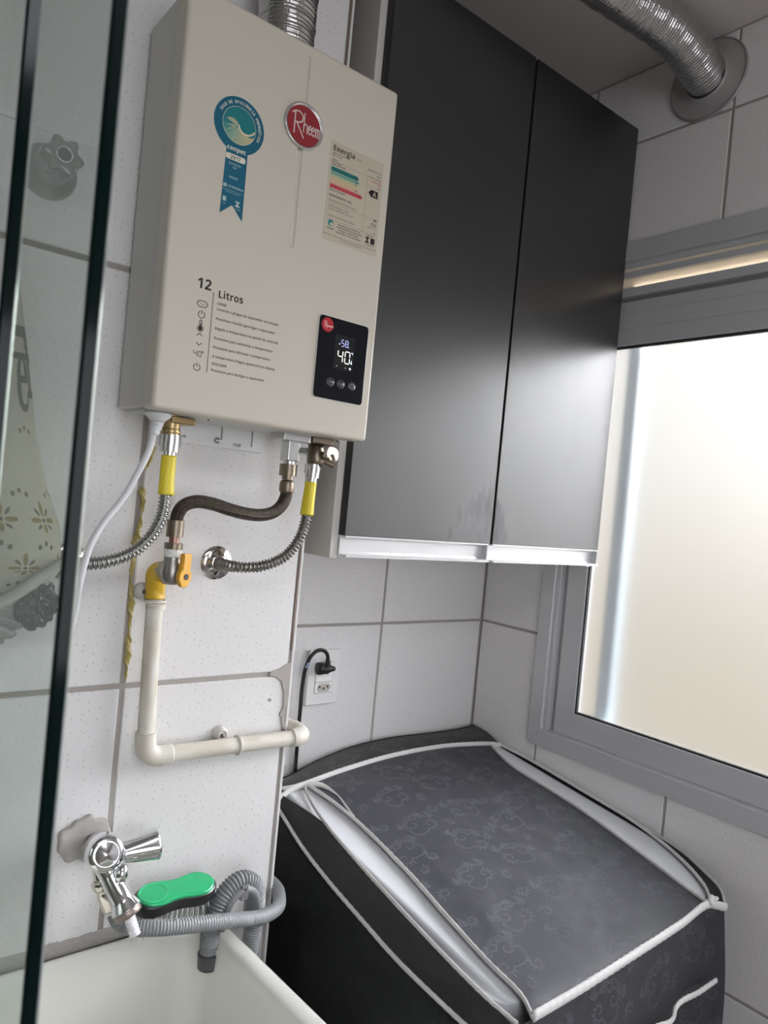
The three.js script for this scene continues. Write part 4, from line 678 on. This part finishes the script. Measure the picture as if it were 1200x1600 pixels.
// ---------------------------------------------------------------- tap
{
  const o = thing('tap', 'chrome double tap on the tiles above the cream tank', 'tap');
  const A = V(0.348, -0.492, ZC), B = V(0.3355, -0.467, -0.902), ax = B.clone().sub(A), along = (t) => A.clone().addScaledVector(ax, t);
  part('flange', lathe([[0.0001, 0.008], [0.012, 0.008], [0.020, 0.006], [0.0255, 0.002], [0.026, 0]], A, new THREE.Vector3(0, 0, 1), 36), mat([0.55, 0.55, 0.54], 0.3, { metalness: 1 }), o);
  part('body', [lathe([[0.0001, 0], [0.0135, 0], [0.0135, 0.045], [0.0175, 0.052], [0.0225, 0.058], [0.0235, 0.072], [0.0228, 0.086], [0.0205, 0.0925], [0.0145, 0.0935], [0.0138, 0.0925], [0.011, 0.0945], [0.0001, 0.0965]], A, ax, 44)], chrome, o);
  const knobA = V(0.357, -0.482, -0.926), knobB = V(0.410, -0.4745, -0.918), kd = knobB.clone().sub(knobA);
  part('knob_stem', cyl(along(0.74), knobA.clone().addScaledVector(kd, 0.2), 0.0095, 0.0105), chrome, o);
  part('knob', sweep([knobA.clone().addScaledVector(kd, 0.14), knobA.clone().addScaledVector(kd, 0.5), knobB], 30, 48, (t, s, a) => (0.0135 + 0.0075 * t) * (t > 0.93 ? 1 - (t - 0.93) * 2.2 : 1) * (1 - 0.035 * (1 + Math.cos(a * 6)) * t)), chrome, o, 'faceted chrome knob');
  // spout with hose nozzle
  const s0 = along(0.70), s3 = V(0.3595, -0.534, -0.885), sd = s3.clone().sub(V(0.3455, -0.503, -0.905));
  part('spout', sweep([s0, V(0.3440, -0.495, -0.912), V(0.3495, -0.510, -0.900), V(0.3555, -0.5235, -0.890), s3], 44, 32, (t) => t < 0.28 ? 0.0175 - 0.008 * t : t < 0.42 ? 0.0153 - (t - 0.28) * 0.016 : t < 0.85 ? 0.0131 + 0.001 * (t - 0.42) : 0.0135 + (t - 0.85) * 0.035), chrome, o);
  part('spout_drop', lathe([[0.0001, 0], [0.006, 0.002], [0.0085, 0.010], [0.006, 0.020], [0.0001, 0.023]], V(0.3505, -0.5005, -0.890), new THREE.Vector3(0.1, 0.8, -0.1)), chrome, o);
  part('spout_collar', [lathe([[0.010, -0.002], [0.0165, -0.0015], [0.0175, 0.002], [0.0170, 0.008], [0.0145, 0.010], [0.009, 0.010]], s3, sd, 30)], mat([0.30, 0.25, 0.22], 0.38, { metalness: 0.8 }), o, 'brownish worn collar ring');
  const n0 = V(0.362, -0.5405, -0.8815), n1 = V(0.3695, -0.5635, -0.873);
  part('nozzle', sweep([n0, n0.clone().lerp(n1, 0.5), n1], 60, 20, (t) => 0.0066 - 0.0006 * t + 0.0009 * ((t * 6) % 1)), mat([0.84, 0.84, 0.86], 0.4), o, 'white ribbed plastic nozzle');
  part('rear_outlet', [sweep([along(0.42), V(0.347, -0.505, -0.955), V(0.350, -0.524, -0.951)], 16, 24, () => 0.0105), lathe([[0.0001, 0], [0.0115, 0], [0.0140, 0.003], [0.0140, 0.022], [0.0125, 0.026], [0.0128, 0.030], [0.0152, 0.033], [0.0152, 0.041], [0.0125, 0.044], [0.0001, 0.044]], V(0.3645, -0.561, -0.939), V(0.350, -0.524, -0.951).sub(V(0.3645, -0.561, -0.939)), 28)], mat([0.70, 0.67, 0.60], 0.16, { metalness: 1 }), o, 'second outlet with hose connector');
}

// ---------------------------------------------------------------- hoses on the tank
const greyHose = mat([0.20, 0.21, 0.215], 0.42);
{
  const o = thing('inlet_hose', 'thin grey ribbed hose lying across the tank rim to the column corner', 'hose');
  const hoseTex = tex(64, 64, (c) => { for (let k = 0; k < 64; k++) { const v = 128 + 100 * Math.sin(k / 64 * Math.PI * 4); c.fillStyle = `rgb(${v},${v},${v})`; c.save(); c.fillRect(0, k, 64, 1); c.restore(); } }, false);
  hoseTex.repeat.set(1, 1 / 0.008);
  part('ribbed_tube', sweep([V(0.3655, -0.566, -0.937), V(0.371, -0.577, -0.930), V(0.385, -0.581, -0.917), V(0.408, -0.5815, -0.904), V(0.440, -0.585, -0.897), V(0.485, -0.5915, -0.895), V(0.530, -0.603, -0.899), V(0.572, -0.616, -0.909), V(0.602, -0.6245, -0.925), V(0.624, -0.630, -0.943), V(0.640, -0.632, -0.968), V(0.6510, -0.634, -0.992), V(0.6535, -0.636, -1.03), V(0.656, -0.67, -1.09), V(0.660, -0.78, -1.13), V(0.664, -0.95, -1.15)], 260, 24, () => 0.0104), mat([0.22, 0.23, 0.235], 0.4, { bumpMap: hoseTex, bumpScale: 0.0006 }), o);
}
{
  const o = thing('drain_hose', 'thick grey corrugated drain hose hooked over the tank rim', 'hose');
  const pts = [V(0.505, -0.672, -0.928), V(0.5035, -0.648, -0.928), V(0.504, -0.624, -0.929), V(0.510, -0.598, -0.930), V(0.5245, -0.576, -0.931), V(0.547, -0.5665, -0.933), V(0.569, -0.5775, -0.935), V(0.580, -0.602, -0.938), V(0.583, -0.64, -0.943), V(0.585, -0.70, -0.950), V(0.60, -0.82, -0.955), V(0.655, -0.95, -0.96)];
  part('corrugated_tube', ribbed(pts, 0.0128, 0.0011, 0.0046, 26, 8), greyHose, o);
  part('end_cuff', [sweep([V(0.5052, -0.676, -0.928), V(0.504, -0.656, -0.928)], 8, 28, () => 0.0158)], mat([0.085, 0.085, 0.09], 0.45), o, 'dark end cuff');
  // smooth hook guide on the inside of the bend
  const cx = 0.5445, inner = pts.slice(2, 9).map((p) => { const d = new THREE.Vector3(cx - p.x, -0.618 + EYE - p.y, 0); const l = d.length(); return p.clone().addScaledVector(d, 0.0095 / l).add(new THREE.Vector3(0, 0, 0.003)); });
  part('hook_guide', sweep(inner, 60, 20, () => 0.0118, [0.72, 1.25]), mat([0.17, 0.175, 0.18], 0.4), o, 'smooth curved hook guide');
  part('guide_lug', [box(0.5405, 0.5535, -0.589, -0.566, -0.929, -0.916, 0.003)], mat([0.17, 0.175, 0.18], 0.4), o);
  part('guide_hole', cyl(V(0.547, -0.573, -0.917), V(0.547, -0.573, -0.9155), 0.0018), gasket, o);
}
{
  const o = thing('scrub_brush', 'scrubbing brush with a green back and white bristles lying on the hoses', 'brush');
  const hl = 0.060, w = (t) => { const q = Math.abs(t); return 0.0180 + 0.0095 * Math.sin(Math.min(1, q) * Math.PI * 0.62) ** 2; };
  const outline = (k) => { const pts = []; for (let i = 0; i < 96; i++) { const a = i / 96 * Math.PI * 2, ca = Math.cos(a), x = Math.sign(ca) * Math.abs(ca) ** 0.92 * hl * k, t = x / hl / k, zz = w(t) * Math.sin(a) * k * (1 + 0.12 * (1 - Math.abs(Math.sin(a)))); pts.push(new THREE.Vector2(x, zz)); } return new THREE.Shape(pts); };
  const M = new THREE.Matrix4().makeRotationFromEuler(new THREE.Euler(0.30, 0.0, -0.02, 'YXZ')).setPosition(0.4515, -0.569 + EYE, -0.944);
  const put = (g) => g.applyMatrix4(M), lie = (g, y) => put(g.rotateX(-Math.PI / 2).translate(0, y, 0));
  part('body', lie(extrude(outline(1), 0.021, 0.005, 4), -0.010), mat([0.014, 0.015, 0.016], 0.32), o, 'black rubber body');
  const top = part('back', lie(extrude(outline(0.93), 0.007, 0.003, 4), 0.0075), mat([0.01, 0.34, 0.13], 0.25, { clearcoat: 0.5, clearcoatRoughness: 0.15 }), o, 'glossy green back');
  part('grip_line', put(new THREE.TorusGeometry(0.0155, 0.0006, 6, 40).rotateX(Math.PI / 2).scale(1.25, 1, 1).translate(-0.034, 0.0145, 0)), mat([0.03, 0.45, 0.2], 0.3), top);
  const tufts = []; for (let i = 0; i < 15; i++) for (let j = 0; j < 6; j++) for (let k = 0; k < 7; k++) { const x = (i / 14 - 0.5) * 0.105, z = (j / 5 - 0.5) * 0.034, l = 0.028 + rnd() * 0.005, a = new THREE.Vector3(x + (rnd() - 0.5) * 0.002, -0.009, z + (rnd() - 0.5) * 0.002), b = new THREE.Vector3(x * 1.06 + (rnd() - 0.5) * 0.010 + (x > 0.025 ? (x - 0.025) * 0.55 : 0), -0.010 - l, z * 1.12 + (rnd() - 0.5) * 0.008); tufts.push(cyl(a, b, 0.0008, 0.0006, 4)); }
  const t = part('bristles', tufts.map(put), mat([0.80, 0.82, 0.80], 0.5), o, 'white bristles'); t.userData.kind = 'stuff';
}

// ---------------------------------------------------------------- washing machine under its cover
let damaskSheenTone;
const damask = (() => {
  const W = 1024;
  const c = document.createElement('canvas'); c.width = c.height = W; const g = c.getContext('2d');
  g.fillStyle = 'rgb(110,110,110)'; g.fillRect(0, 0, W, W);
  // acanthus scrolls: raised comma-shaped fronds along spirals, each with a pressed outline
  g.lineJoin = g.lineCap = 'round';
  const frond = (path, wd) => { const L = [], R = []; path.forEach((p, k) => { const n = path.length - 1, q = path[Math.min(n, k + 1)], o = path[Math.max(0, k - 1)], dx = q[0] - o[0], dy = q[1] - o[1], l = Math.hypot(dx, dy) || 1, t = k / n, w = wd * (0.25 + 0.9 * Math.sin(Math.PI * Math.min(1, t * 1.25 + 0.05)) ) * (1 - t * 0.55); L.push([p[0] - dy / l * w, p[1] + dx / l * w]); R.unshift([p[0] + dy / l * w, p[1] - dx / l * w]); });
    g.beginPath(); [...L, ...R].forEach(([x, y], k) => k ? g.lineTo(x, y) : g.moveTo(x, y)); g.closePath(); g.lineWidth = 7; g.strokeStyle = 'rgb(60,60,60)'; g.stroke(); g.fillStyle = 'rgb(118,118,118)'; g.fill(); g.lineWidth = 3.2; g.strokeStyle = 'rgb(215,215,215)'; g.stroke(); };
  const arc = (x, y, r0, r1, a0, sweepA, n = 26) => Array.from({ length: n + 1 }, (_, k) => { const t = k / n, r = r0 + (r1 - r0) * t, a = a0 + sweepA * t; return [x + r * Math.cos(a), y + r * Math.sin(a)]; });
  const scroll = (x, y, r, a0, dir) => {
    frond(arc(x, y, r, r * 0.16, a0, dir * 7.6, 50), r * 0.10);
    for (let k = 0; k < 7; k++) { const a = a0 + dir * (0.1 + k * 0.52), rr = r * (1.0 - k * 0.035), px = x + rr * Math.cos(a), py = y + rr * Math.sin(a), o = a - dir * 0.75, l = r * (0.62 - 0.04 * k); frond(arc(px + l * Math.cos(o + dir * 1.5), py + l * Math.sin(o + dir * 1.5), l, l * 0.8, o + dir * 1.5 + Math.PI, dir * 1.25, 12), r * 0.075); }
  };
  const motif = (x, y, s, m, rot) => { for (const ox of [-W, 0, W]) for (const oy of [-W, 0, W]) { g.save(); g.translate(x + ox, y + oy); g.rotate(rot); g.scale(s * m, s);
    scroll(-52, 14, 66, 0.6, 1); scroll(84, -40, 54, 3.9, 1); scroll(58, 78, 36, 2.6, -1);
    frond([[-128, 40], [-96, 86], [-40, 112], [20, 108], [80, 84], [132, 44]], 9); frond([[-120, -30], [-110, -84], [-70, -116], [-20, -118], [22, -96]], 8);
    for (let k = 0; k < 5; k++) { const a = -0.5 + k * 0.34; frond([[126, 46], [126 + 26 * Math.cos(a), 46 + 26 * Math.sin(a) - 4], [126 + 54 * Math.cos(a + 0.2), 46 + 54 * Math.sin(a + 0.2)], [126 + 72 * Math.cos(a + 0.5), 46 + 72 * Math.sin(a + 0.5)]], 6); }
    for (let k = 0; k < 4; k++) { const a = 2.4 + k * 0.36; frond([[-122, 30], [-122 + 24 * Math.cos(a), 30 + 24 * Math.sin(a)], [-122 + 52 * Math.cos(a - 0.2), 30 + 52 * Math.sin(a - 0.2)], [-122 + 66 * Math.cos(a - 0.5), 30 + 66 * Math.sin(a - 0.5)]], 6); }
    g.restore(); } };
  motif(200, 180, 0.98, 1, 0.3); motif(700, 250, 0.98, -1, -0.25); motif(450, 520, 1.0, 1, -0.5); motif(940, 600, 1.0, -1, 0.4); motif(190, 820, 0.98, 1, 0.1); motif(700, 880, 1.0, -1, -0.1);
  for (const [x, y, r, a, d] of [[450, 90, 40, 1, 1], [930, 130, 42, 4, -1], [60, 470, 44, 2, 1], [690, 560, 40, 5, 1], [420, 960, 44, 0, -1], [930, 900, 40, 3, 1], [440, 740, 38, 2.5, -1], [930, 380, 34, 1, -1]]) for (const ox of [-W, 0, W]) for (const oy of [-W, 0, W]) scroll(x + ox, y + oy, r, a, d);
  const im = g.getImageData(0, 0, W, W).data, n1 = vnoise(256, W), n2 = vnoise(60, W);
  damaskSheenTone = noiseTex(W, W, (i, j) => { const v = im[(j * W + i) * 4]; return 104 + (v > 165 ? 150 : v < 90 ? 6 : 0) + 30 * (n1(i, j) - 0.5) + 20 * (n2(i, j) - 0.5); });  // paler outlines: light caught by the embossing, painted into the cloth colour
  return noiseTex(W, W, (i, j) => im[(j * W + i) * 4] + 26 * (n1(i, j) - 0.5) + 16 * (n2(i, j) - 0.5));
})();
{
  const m = thing('washing_machine', 'white top-loading washing machine showing through slits in its dark cover', 'washing machine');
  const white = mat([0.80, 0.82, 0.84], 0.35), plane = (z) => -0.697 - 0.12167 * z;   // the sloping top
  const foot = (i, back = -1.25, left = 0.7555) => { const s = new THREE.Shape(), x0 = left + i, x1 = 1.384 - i, z0 = back + i, z1 = -0.596 - i, r = 0.03, R = 0.13; s.moveTo(x0 + r, -z1); s.lineTo(x1 - R, -z1); s.bezierCurveTo(x1 - R * 0.35, -z1, x1, -z1 + R * 0.7, x1, -z1 + R * 1.5); s.lineTo(x1, -z0); s.lineTo(x0, -z0); s.lineTo(x0, -z1 + r); s.quadraticCurveTo(x0, -z1, x0 + r, -z1); return s; };
  const body = extrude(foot(0.004), 0.84).rotateX(-Math.PI / 2).translate(0, FLOOR + EYE + 0.02, 0);
  part('cabinet', body, white, m);
  const lid = extrude(foot(0, -1.195, 0.768), 0.05, 0.006, 3).rotateX(-Math.PI / 2), p = lid.attributes.position;
  for (let k = 0; k < p.count; k++) { const y = p.getY(k), z = p.getZ(k); p.setY(k, EYE + (y > 0.02 ? plane(z) - 0.0065 + (y - 0.05) : -0.656 + y)); }
  lid.computeVertexNormals(); part('lid', lid, white, m, 'white lid');
  part('control_console', [box(0.82, 1.36, -0.64, -0.588, -1.255, -1.19, 0.012)], white, m);
  for (const [x, z] of [[0.80, -0.64], [1.30, -0.74], [0.80, -1.22], [1.32, -1.22]]) part('foot', cyl(V(x, FLOOR, z), V(x, FLOOR + 0.03, z), 0.022), gasket, m);

  const o = thing('appliance_cover', 'dark grey embossed fabric cover with white piping over the washing machine', 'cover');
  const S = 0.255, uvw = (a, b) => [a / S, b / S];
  const cloth = (c) => mat(c, 0.55, { map: damaskSheenTone, bumpMap: damask, bumpScale: 0.0008, side: THREE.DoubleSide, sheen: 0.35, sheenRoughness: 0.45, sheenColor: new THREE.Color(0.35, 0.36, 0.40) });
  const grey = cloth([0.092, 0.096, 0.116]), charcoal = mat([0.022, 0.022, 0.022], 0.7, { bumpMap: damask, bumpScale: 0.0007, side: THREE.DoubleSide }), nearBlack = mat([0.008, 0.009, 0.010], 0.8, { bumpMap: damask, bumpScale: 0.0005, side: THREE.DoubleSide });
  const trim = mat([0.70, 0.69, 0.67], 0.75, { bumpMap: grain, bumpScale: 0.0004, side: THREE.DoubleSide });
  const edge = (pts) => { const c = curveOf(pts.map((q) => V(...q))); return (t) => c.getPointAt(Math.min(1, Math.max(0, t))); };
  const B = [[0.812, -0.555, -1.171], [0.931, -0.551, -1.194], [1.075, -0.5485, -1.211], [1.229, -0.549, -1.209], [1.349, -0.553, -1.186]];
  const F = [[0.771, -0.6295, -0.5645], [0.862, -0.629, -0.5655], [1.024, -0.627, -0.571], [1.15, -0.6265, -0.577], [1.255, -0.6255, -0.584]];
  const Lf = [[0.812, -0.555, -1.171], [0.822, -0.562, -1.10], [0.8265, -0.573, -1.014], [0.8155, -0.592, -0.859], [0.7995, -0.605, -0.75], [0.789, -0.616, -0.662], [0.784, -0.624, -0.594], [0.771, -0.6295, -0.5645]];
  const Rt = [[1.349, -0.553, -1.186], [1.325, -0.563, -1.12], [1.313, -0.5655, -1.083], [1.306, -0.587, -0.899], [1.281, -0.6075, -0.733], [1.266, -0.6185, -0.647], [1.255, -0.6255, -0.584]];
  const eB = edge(B), eF = edge(F), eL = edge(Lf), eR = edge(Rt);
  const coons = (u, v) => { const a = eB(u).multiplyScalar(1 - v).addScaledVector(eF(u), v), b = eL(v).multiplyScalar(1 - u).addScaledVector(eR(v), u), c = eB(0).multiplyScalar((1 - u) * (1 - v)).addScaledVector(eB(1), u * (1 - v)).addScaledVector(eF(0), (1 - u) * v).addScaledVector(eF(1), u * v); return a.add(b).sub(c); };
  const wr = vnoise(9, 1), wr2 = vnoise(23, 1);
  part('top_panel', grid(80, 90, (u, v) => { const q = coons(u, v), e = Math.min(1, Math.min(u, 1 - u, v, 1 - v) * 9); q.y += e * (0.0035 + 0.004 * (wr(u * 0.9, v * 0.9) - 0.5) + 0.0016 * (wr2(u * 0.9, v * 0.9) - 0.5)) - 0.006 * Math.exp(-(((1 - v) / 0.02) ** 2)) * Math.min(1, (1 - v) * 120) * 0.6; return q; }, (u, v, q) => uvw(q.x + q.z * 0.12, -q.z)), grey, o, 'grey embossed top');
  // back band rising over the console, back, front, sides
  const K = edge([[0.74, -0.583, -1.272], [0.833, -0.5775, -1.274], [0.888, -0.559, -1.274], [0.986, -0.538, -1.274], [1.094, -0.5305, -1.274], [1.23, -0.5345, -1.274], [1.335, -0.536, -1.274], [1.3835, -0.532, -1.274]]);
  const B2 = edge([[0.745, -0.562, -1.155], ...B, [1.383, -0.556, -1.18]]);
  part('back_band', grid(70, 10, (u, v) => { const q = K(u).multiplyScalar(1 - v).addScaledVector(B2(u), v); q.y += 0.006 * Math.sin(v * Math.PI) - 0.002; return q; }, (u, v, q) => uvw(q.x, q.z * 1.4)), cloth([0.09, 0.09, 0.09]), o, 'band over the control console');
  part('back_panel', grid(20, 20, (u, v) => { const q = K(u); q.y = q.y * (1 - v) + 0.02 * v; return q; }, (u, v, q) => uvw(q.x, q.y)), nearBlack, o);
  const L1 = edge([[0.748, -0.557, -1.166], [0.769, -0.5705, -1.035], [0.756, -0.585, -0.92], [0.748, -0.5985, -0.811], [0.7415, -0.6135, -0.689], [0.740, -0.622, -0.616], [0.739, -0.629, -0.566]]);
  const L2 = edge([[0.738, -0.5765, -1.150], [0.7365, -0.609, -1.058], [0.7355, -0.629, -0.975], [0.735, -0.6455, -0.883], [0.735, -0.6615, -0.786], [0.735, -0.668, -0.702], [0.7355, -0.6715, -0.640], [0.737, -0.674, -0.566]]);
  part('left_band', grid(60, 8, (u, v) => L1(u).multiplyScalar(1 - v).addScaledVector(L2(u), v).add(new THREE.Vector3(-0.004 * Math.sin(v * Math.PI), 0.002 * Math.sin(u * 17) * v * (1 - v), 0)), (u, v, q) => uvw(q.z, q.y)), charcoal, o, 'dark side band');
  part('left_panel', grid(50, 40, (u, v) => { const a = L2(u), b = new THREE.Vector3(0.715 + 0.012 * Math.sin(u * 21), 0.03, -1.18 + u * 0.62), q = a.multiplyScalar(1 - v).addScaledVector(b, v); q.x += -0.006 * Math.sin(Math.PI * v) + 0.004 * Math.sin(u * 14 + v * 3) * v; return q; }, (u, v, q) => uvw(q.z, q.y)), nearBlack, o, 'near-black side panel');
  const F2 = edge([[0.739, -0.629, -0.566], ...F, [1.262, -0.628, -0.579], [1.285, -0.632, -0.572]]);
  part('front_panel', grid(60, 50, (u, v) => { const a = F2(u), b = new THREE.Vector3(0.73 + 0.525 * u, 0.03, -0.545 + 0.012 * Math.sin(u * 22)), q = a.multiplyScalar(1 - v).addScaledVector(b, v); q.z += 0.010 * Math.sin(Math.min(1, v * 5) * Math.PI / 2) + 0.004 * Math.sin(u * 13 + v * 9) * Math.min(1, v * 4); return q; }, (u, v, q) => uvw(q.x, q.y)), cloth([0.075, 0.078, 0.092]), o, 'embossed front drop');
  const oR = edge([[1.383, -0.556, -1.18], [1.387, -0.563, -1.10], [1.388, -0.582, -0.945], [1.386, -0.599, -0.806], [1.380, -0.610, -0.714], [1.354, -0.619, -0.646], [1.327, -0.624, -0.601], [1.285, -0.632, -0.572]]);
  const iR = edge([[1.382, -0.556, -1.18], [1.3865, -0.563, -1.10], [1.3875, -0.582, -0.945], [1.384, -0.5995, -0.806], [1.352, -0.613, -0.694], [1.306, -0.622, -0.62], [1.266, -0.6265, -0.586]]);
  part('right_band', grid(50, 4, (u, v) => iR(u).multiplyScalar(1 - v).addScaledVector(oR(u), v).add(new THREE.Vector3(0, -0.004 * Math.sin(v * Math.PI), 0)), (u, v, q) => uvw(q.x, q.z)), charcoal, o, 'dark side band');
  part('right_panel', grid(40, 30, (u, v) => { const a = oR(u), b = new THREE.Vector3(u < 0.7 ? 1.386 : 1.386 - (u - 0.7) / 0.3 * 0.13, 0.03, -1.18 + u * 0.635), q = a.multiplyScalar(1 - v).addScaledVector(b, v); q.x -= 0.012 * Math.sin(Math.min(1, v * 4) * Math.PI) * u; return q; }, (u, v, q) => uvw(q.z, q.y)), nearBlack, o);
  // white piping
  const pipe = (pts, r, wig = 0.0006, n = 120) => part('piping', sweep(pts.map((q) => V(...q)), n, 12, (t, s, a) => r * (1 + 0.10 * Math.sin(s * 420) * Math.sin(a + s * 9)) , [1, 0.62]), trim, o, 'white piping');
  const lift = (pts, d) => pts.map(([x, y, z]) => [x, y + d, z]);
  pipe([[0.742, -0.563, -1.153], [0.775, -0.5555, -1.165], ...lift(B, 0.002), [1.374, -0.5535, -1.176]], 0.0064);
  pipe([...lift(F, 0.003), [1.272, -0.626, -0.576], [1.287, -0.630, -0.571]], 0.0072);
  pipe(lift(Lf, 0.0022), 0.0038); pipe(lift(Rt, 0.0022), 0.0040);
  pipe([[0.806, -0.554, -1.165], [0.789, -0.561, -1.12], [0.769, -0.5695, -1.035], [0.756, -0.584, -0.92], [0.748, -0.5975, -0.811], [0.7415, -0.6125, -0.689], [0.740, -0.621, -0.616], [0.744, -0.627, -0.567]], 0.0036);
  pipe([[0.738, -0.5765, -1.150], [0.7355, -0.609, -1.058], [0.7345, -0.629, -0.975], [0.734, -0.6455, -0.883], [0.734, -0.6615, -0.786], [0.734, -0.668, -0.702], [0.7345, -0.6715, -0.640], [0.736, -0.674, -0.566]], 0.0042);
  pipe([[1.378, -0.5535, -1.18], [1.3825, -0.5605, -1.10], [1.3835, -0.5795, -0.945], [1.380, -0.597, -0.806], [1.350, -0.611, -0.694], [1.306, -0.620, -0.62], [1.264, -0.6245, -0.585]], 0.0036);
  pipe([[1.383, -0.556, -1.18], [1.387, -0.563, -1.10], [1.388, -0.582, -0.945], [1.386, -0.599, -0.806], [1.380, -0.610, -0.714], [1.354, -0.619, -0.646], [1.327, -0.624, -0.601], [1.287, -0.632, -0.571]], 0.0030);
  pipe([[1.236, -0.729, -0.552], [1.18, -0.728, -0.551], [1.104, -0.7225, -0.548], [1.094, -0.738, -0.547], [1.05, -0.7325, -0.5465], [1.0, -0.7235, -0.5465], [0.9, -0.722, -0.546], [0.775, -0.72, -0.546]], 0.0048);
  part('knot', [new THREE.TorusKnotGeometry(0.0058, 0.0042, 60, 10, 2, 3).scale(1.3, 0.8, 1).translate(1.262, -0.6185 + EYE, -0.583)], trim, o, 'white knot at the corner');
  part('loose_strap', sweep([V(0.815, -0.552, -1.165), V(0.835, -0.553, -1.15), V(0.845, -0.562, -1.115), V(0.8385, -0.567, -1.075), V(0.829, -0.571, -1.035)], 50, 12, () => 0.0055, [1, 0.4]), trim, o, 'curled white edging strap');
}
// every thing stands at its base
for (const o of scene.children.slice()) if (o.isGroup && o.userData.category) {
  const b = new THREE.Box3().setFromObject(o), p = new THREE.Vector3((b.min.x + b.max.x) / 2, b.min.y, (b.min.z + b.max.z) / 2);
  o.position.copy(p); for (const c of o.children) c.position.sub(p);
}
renderer.render(scene, camera);
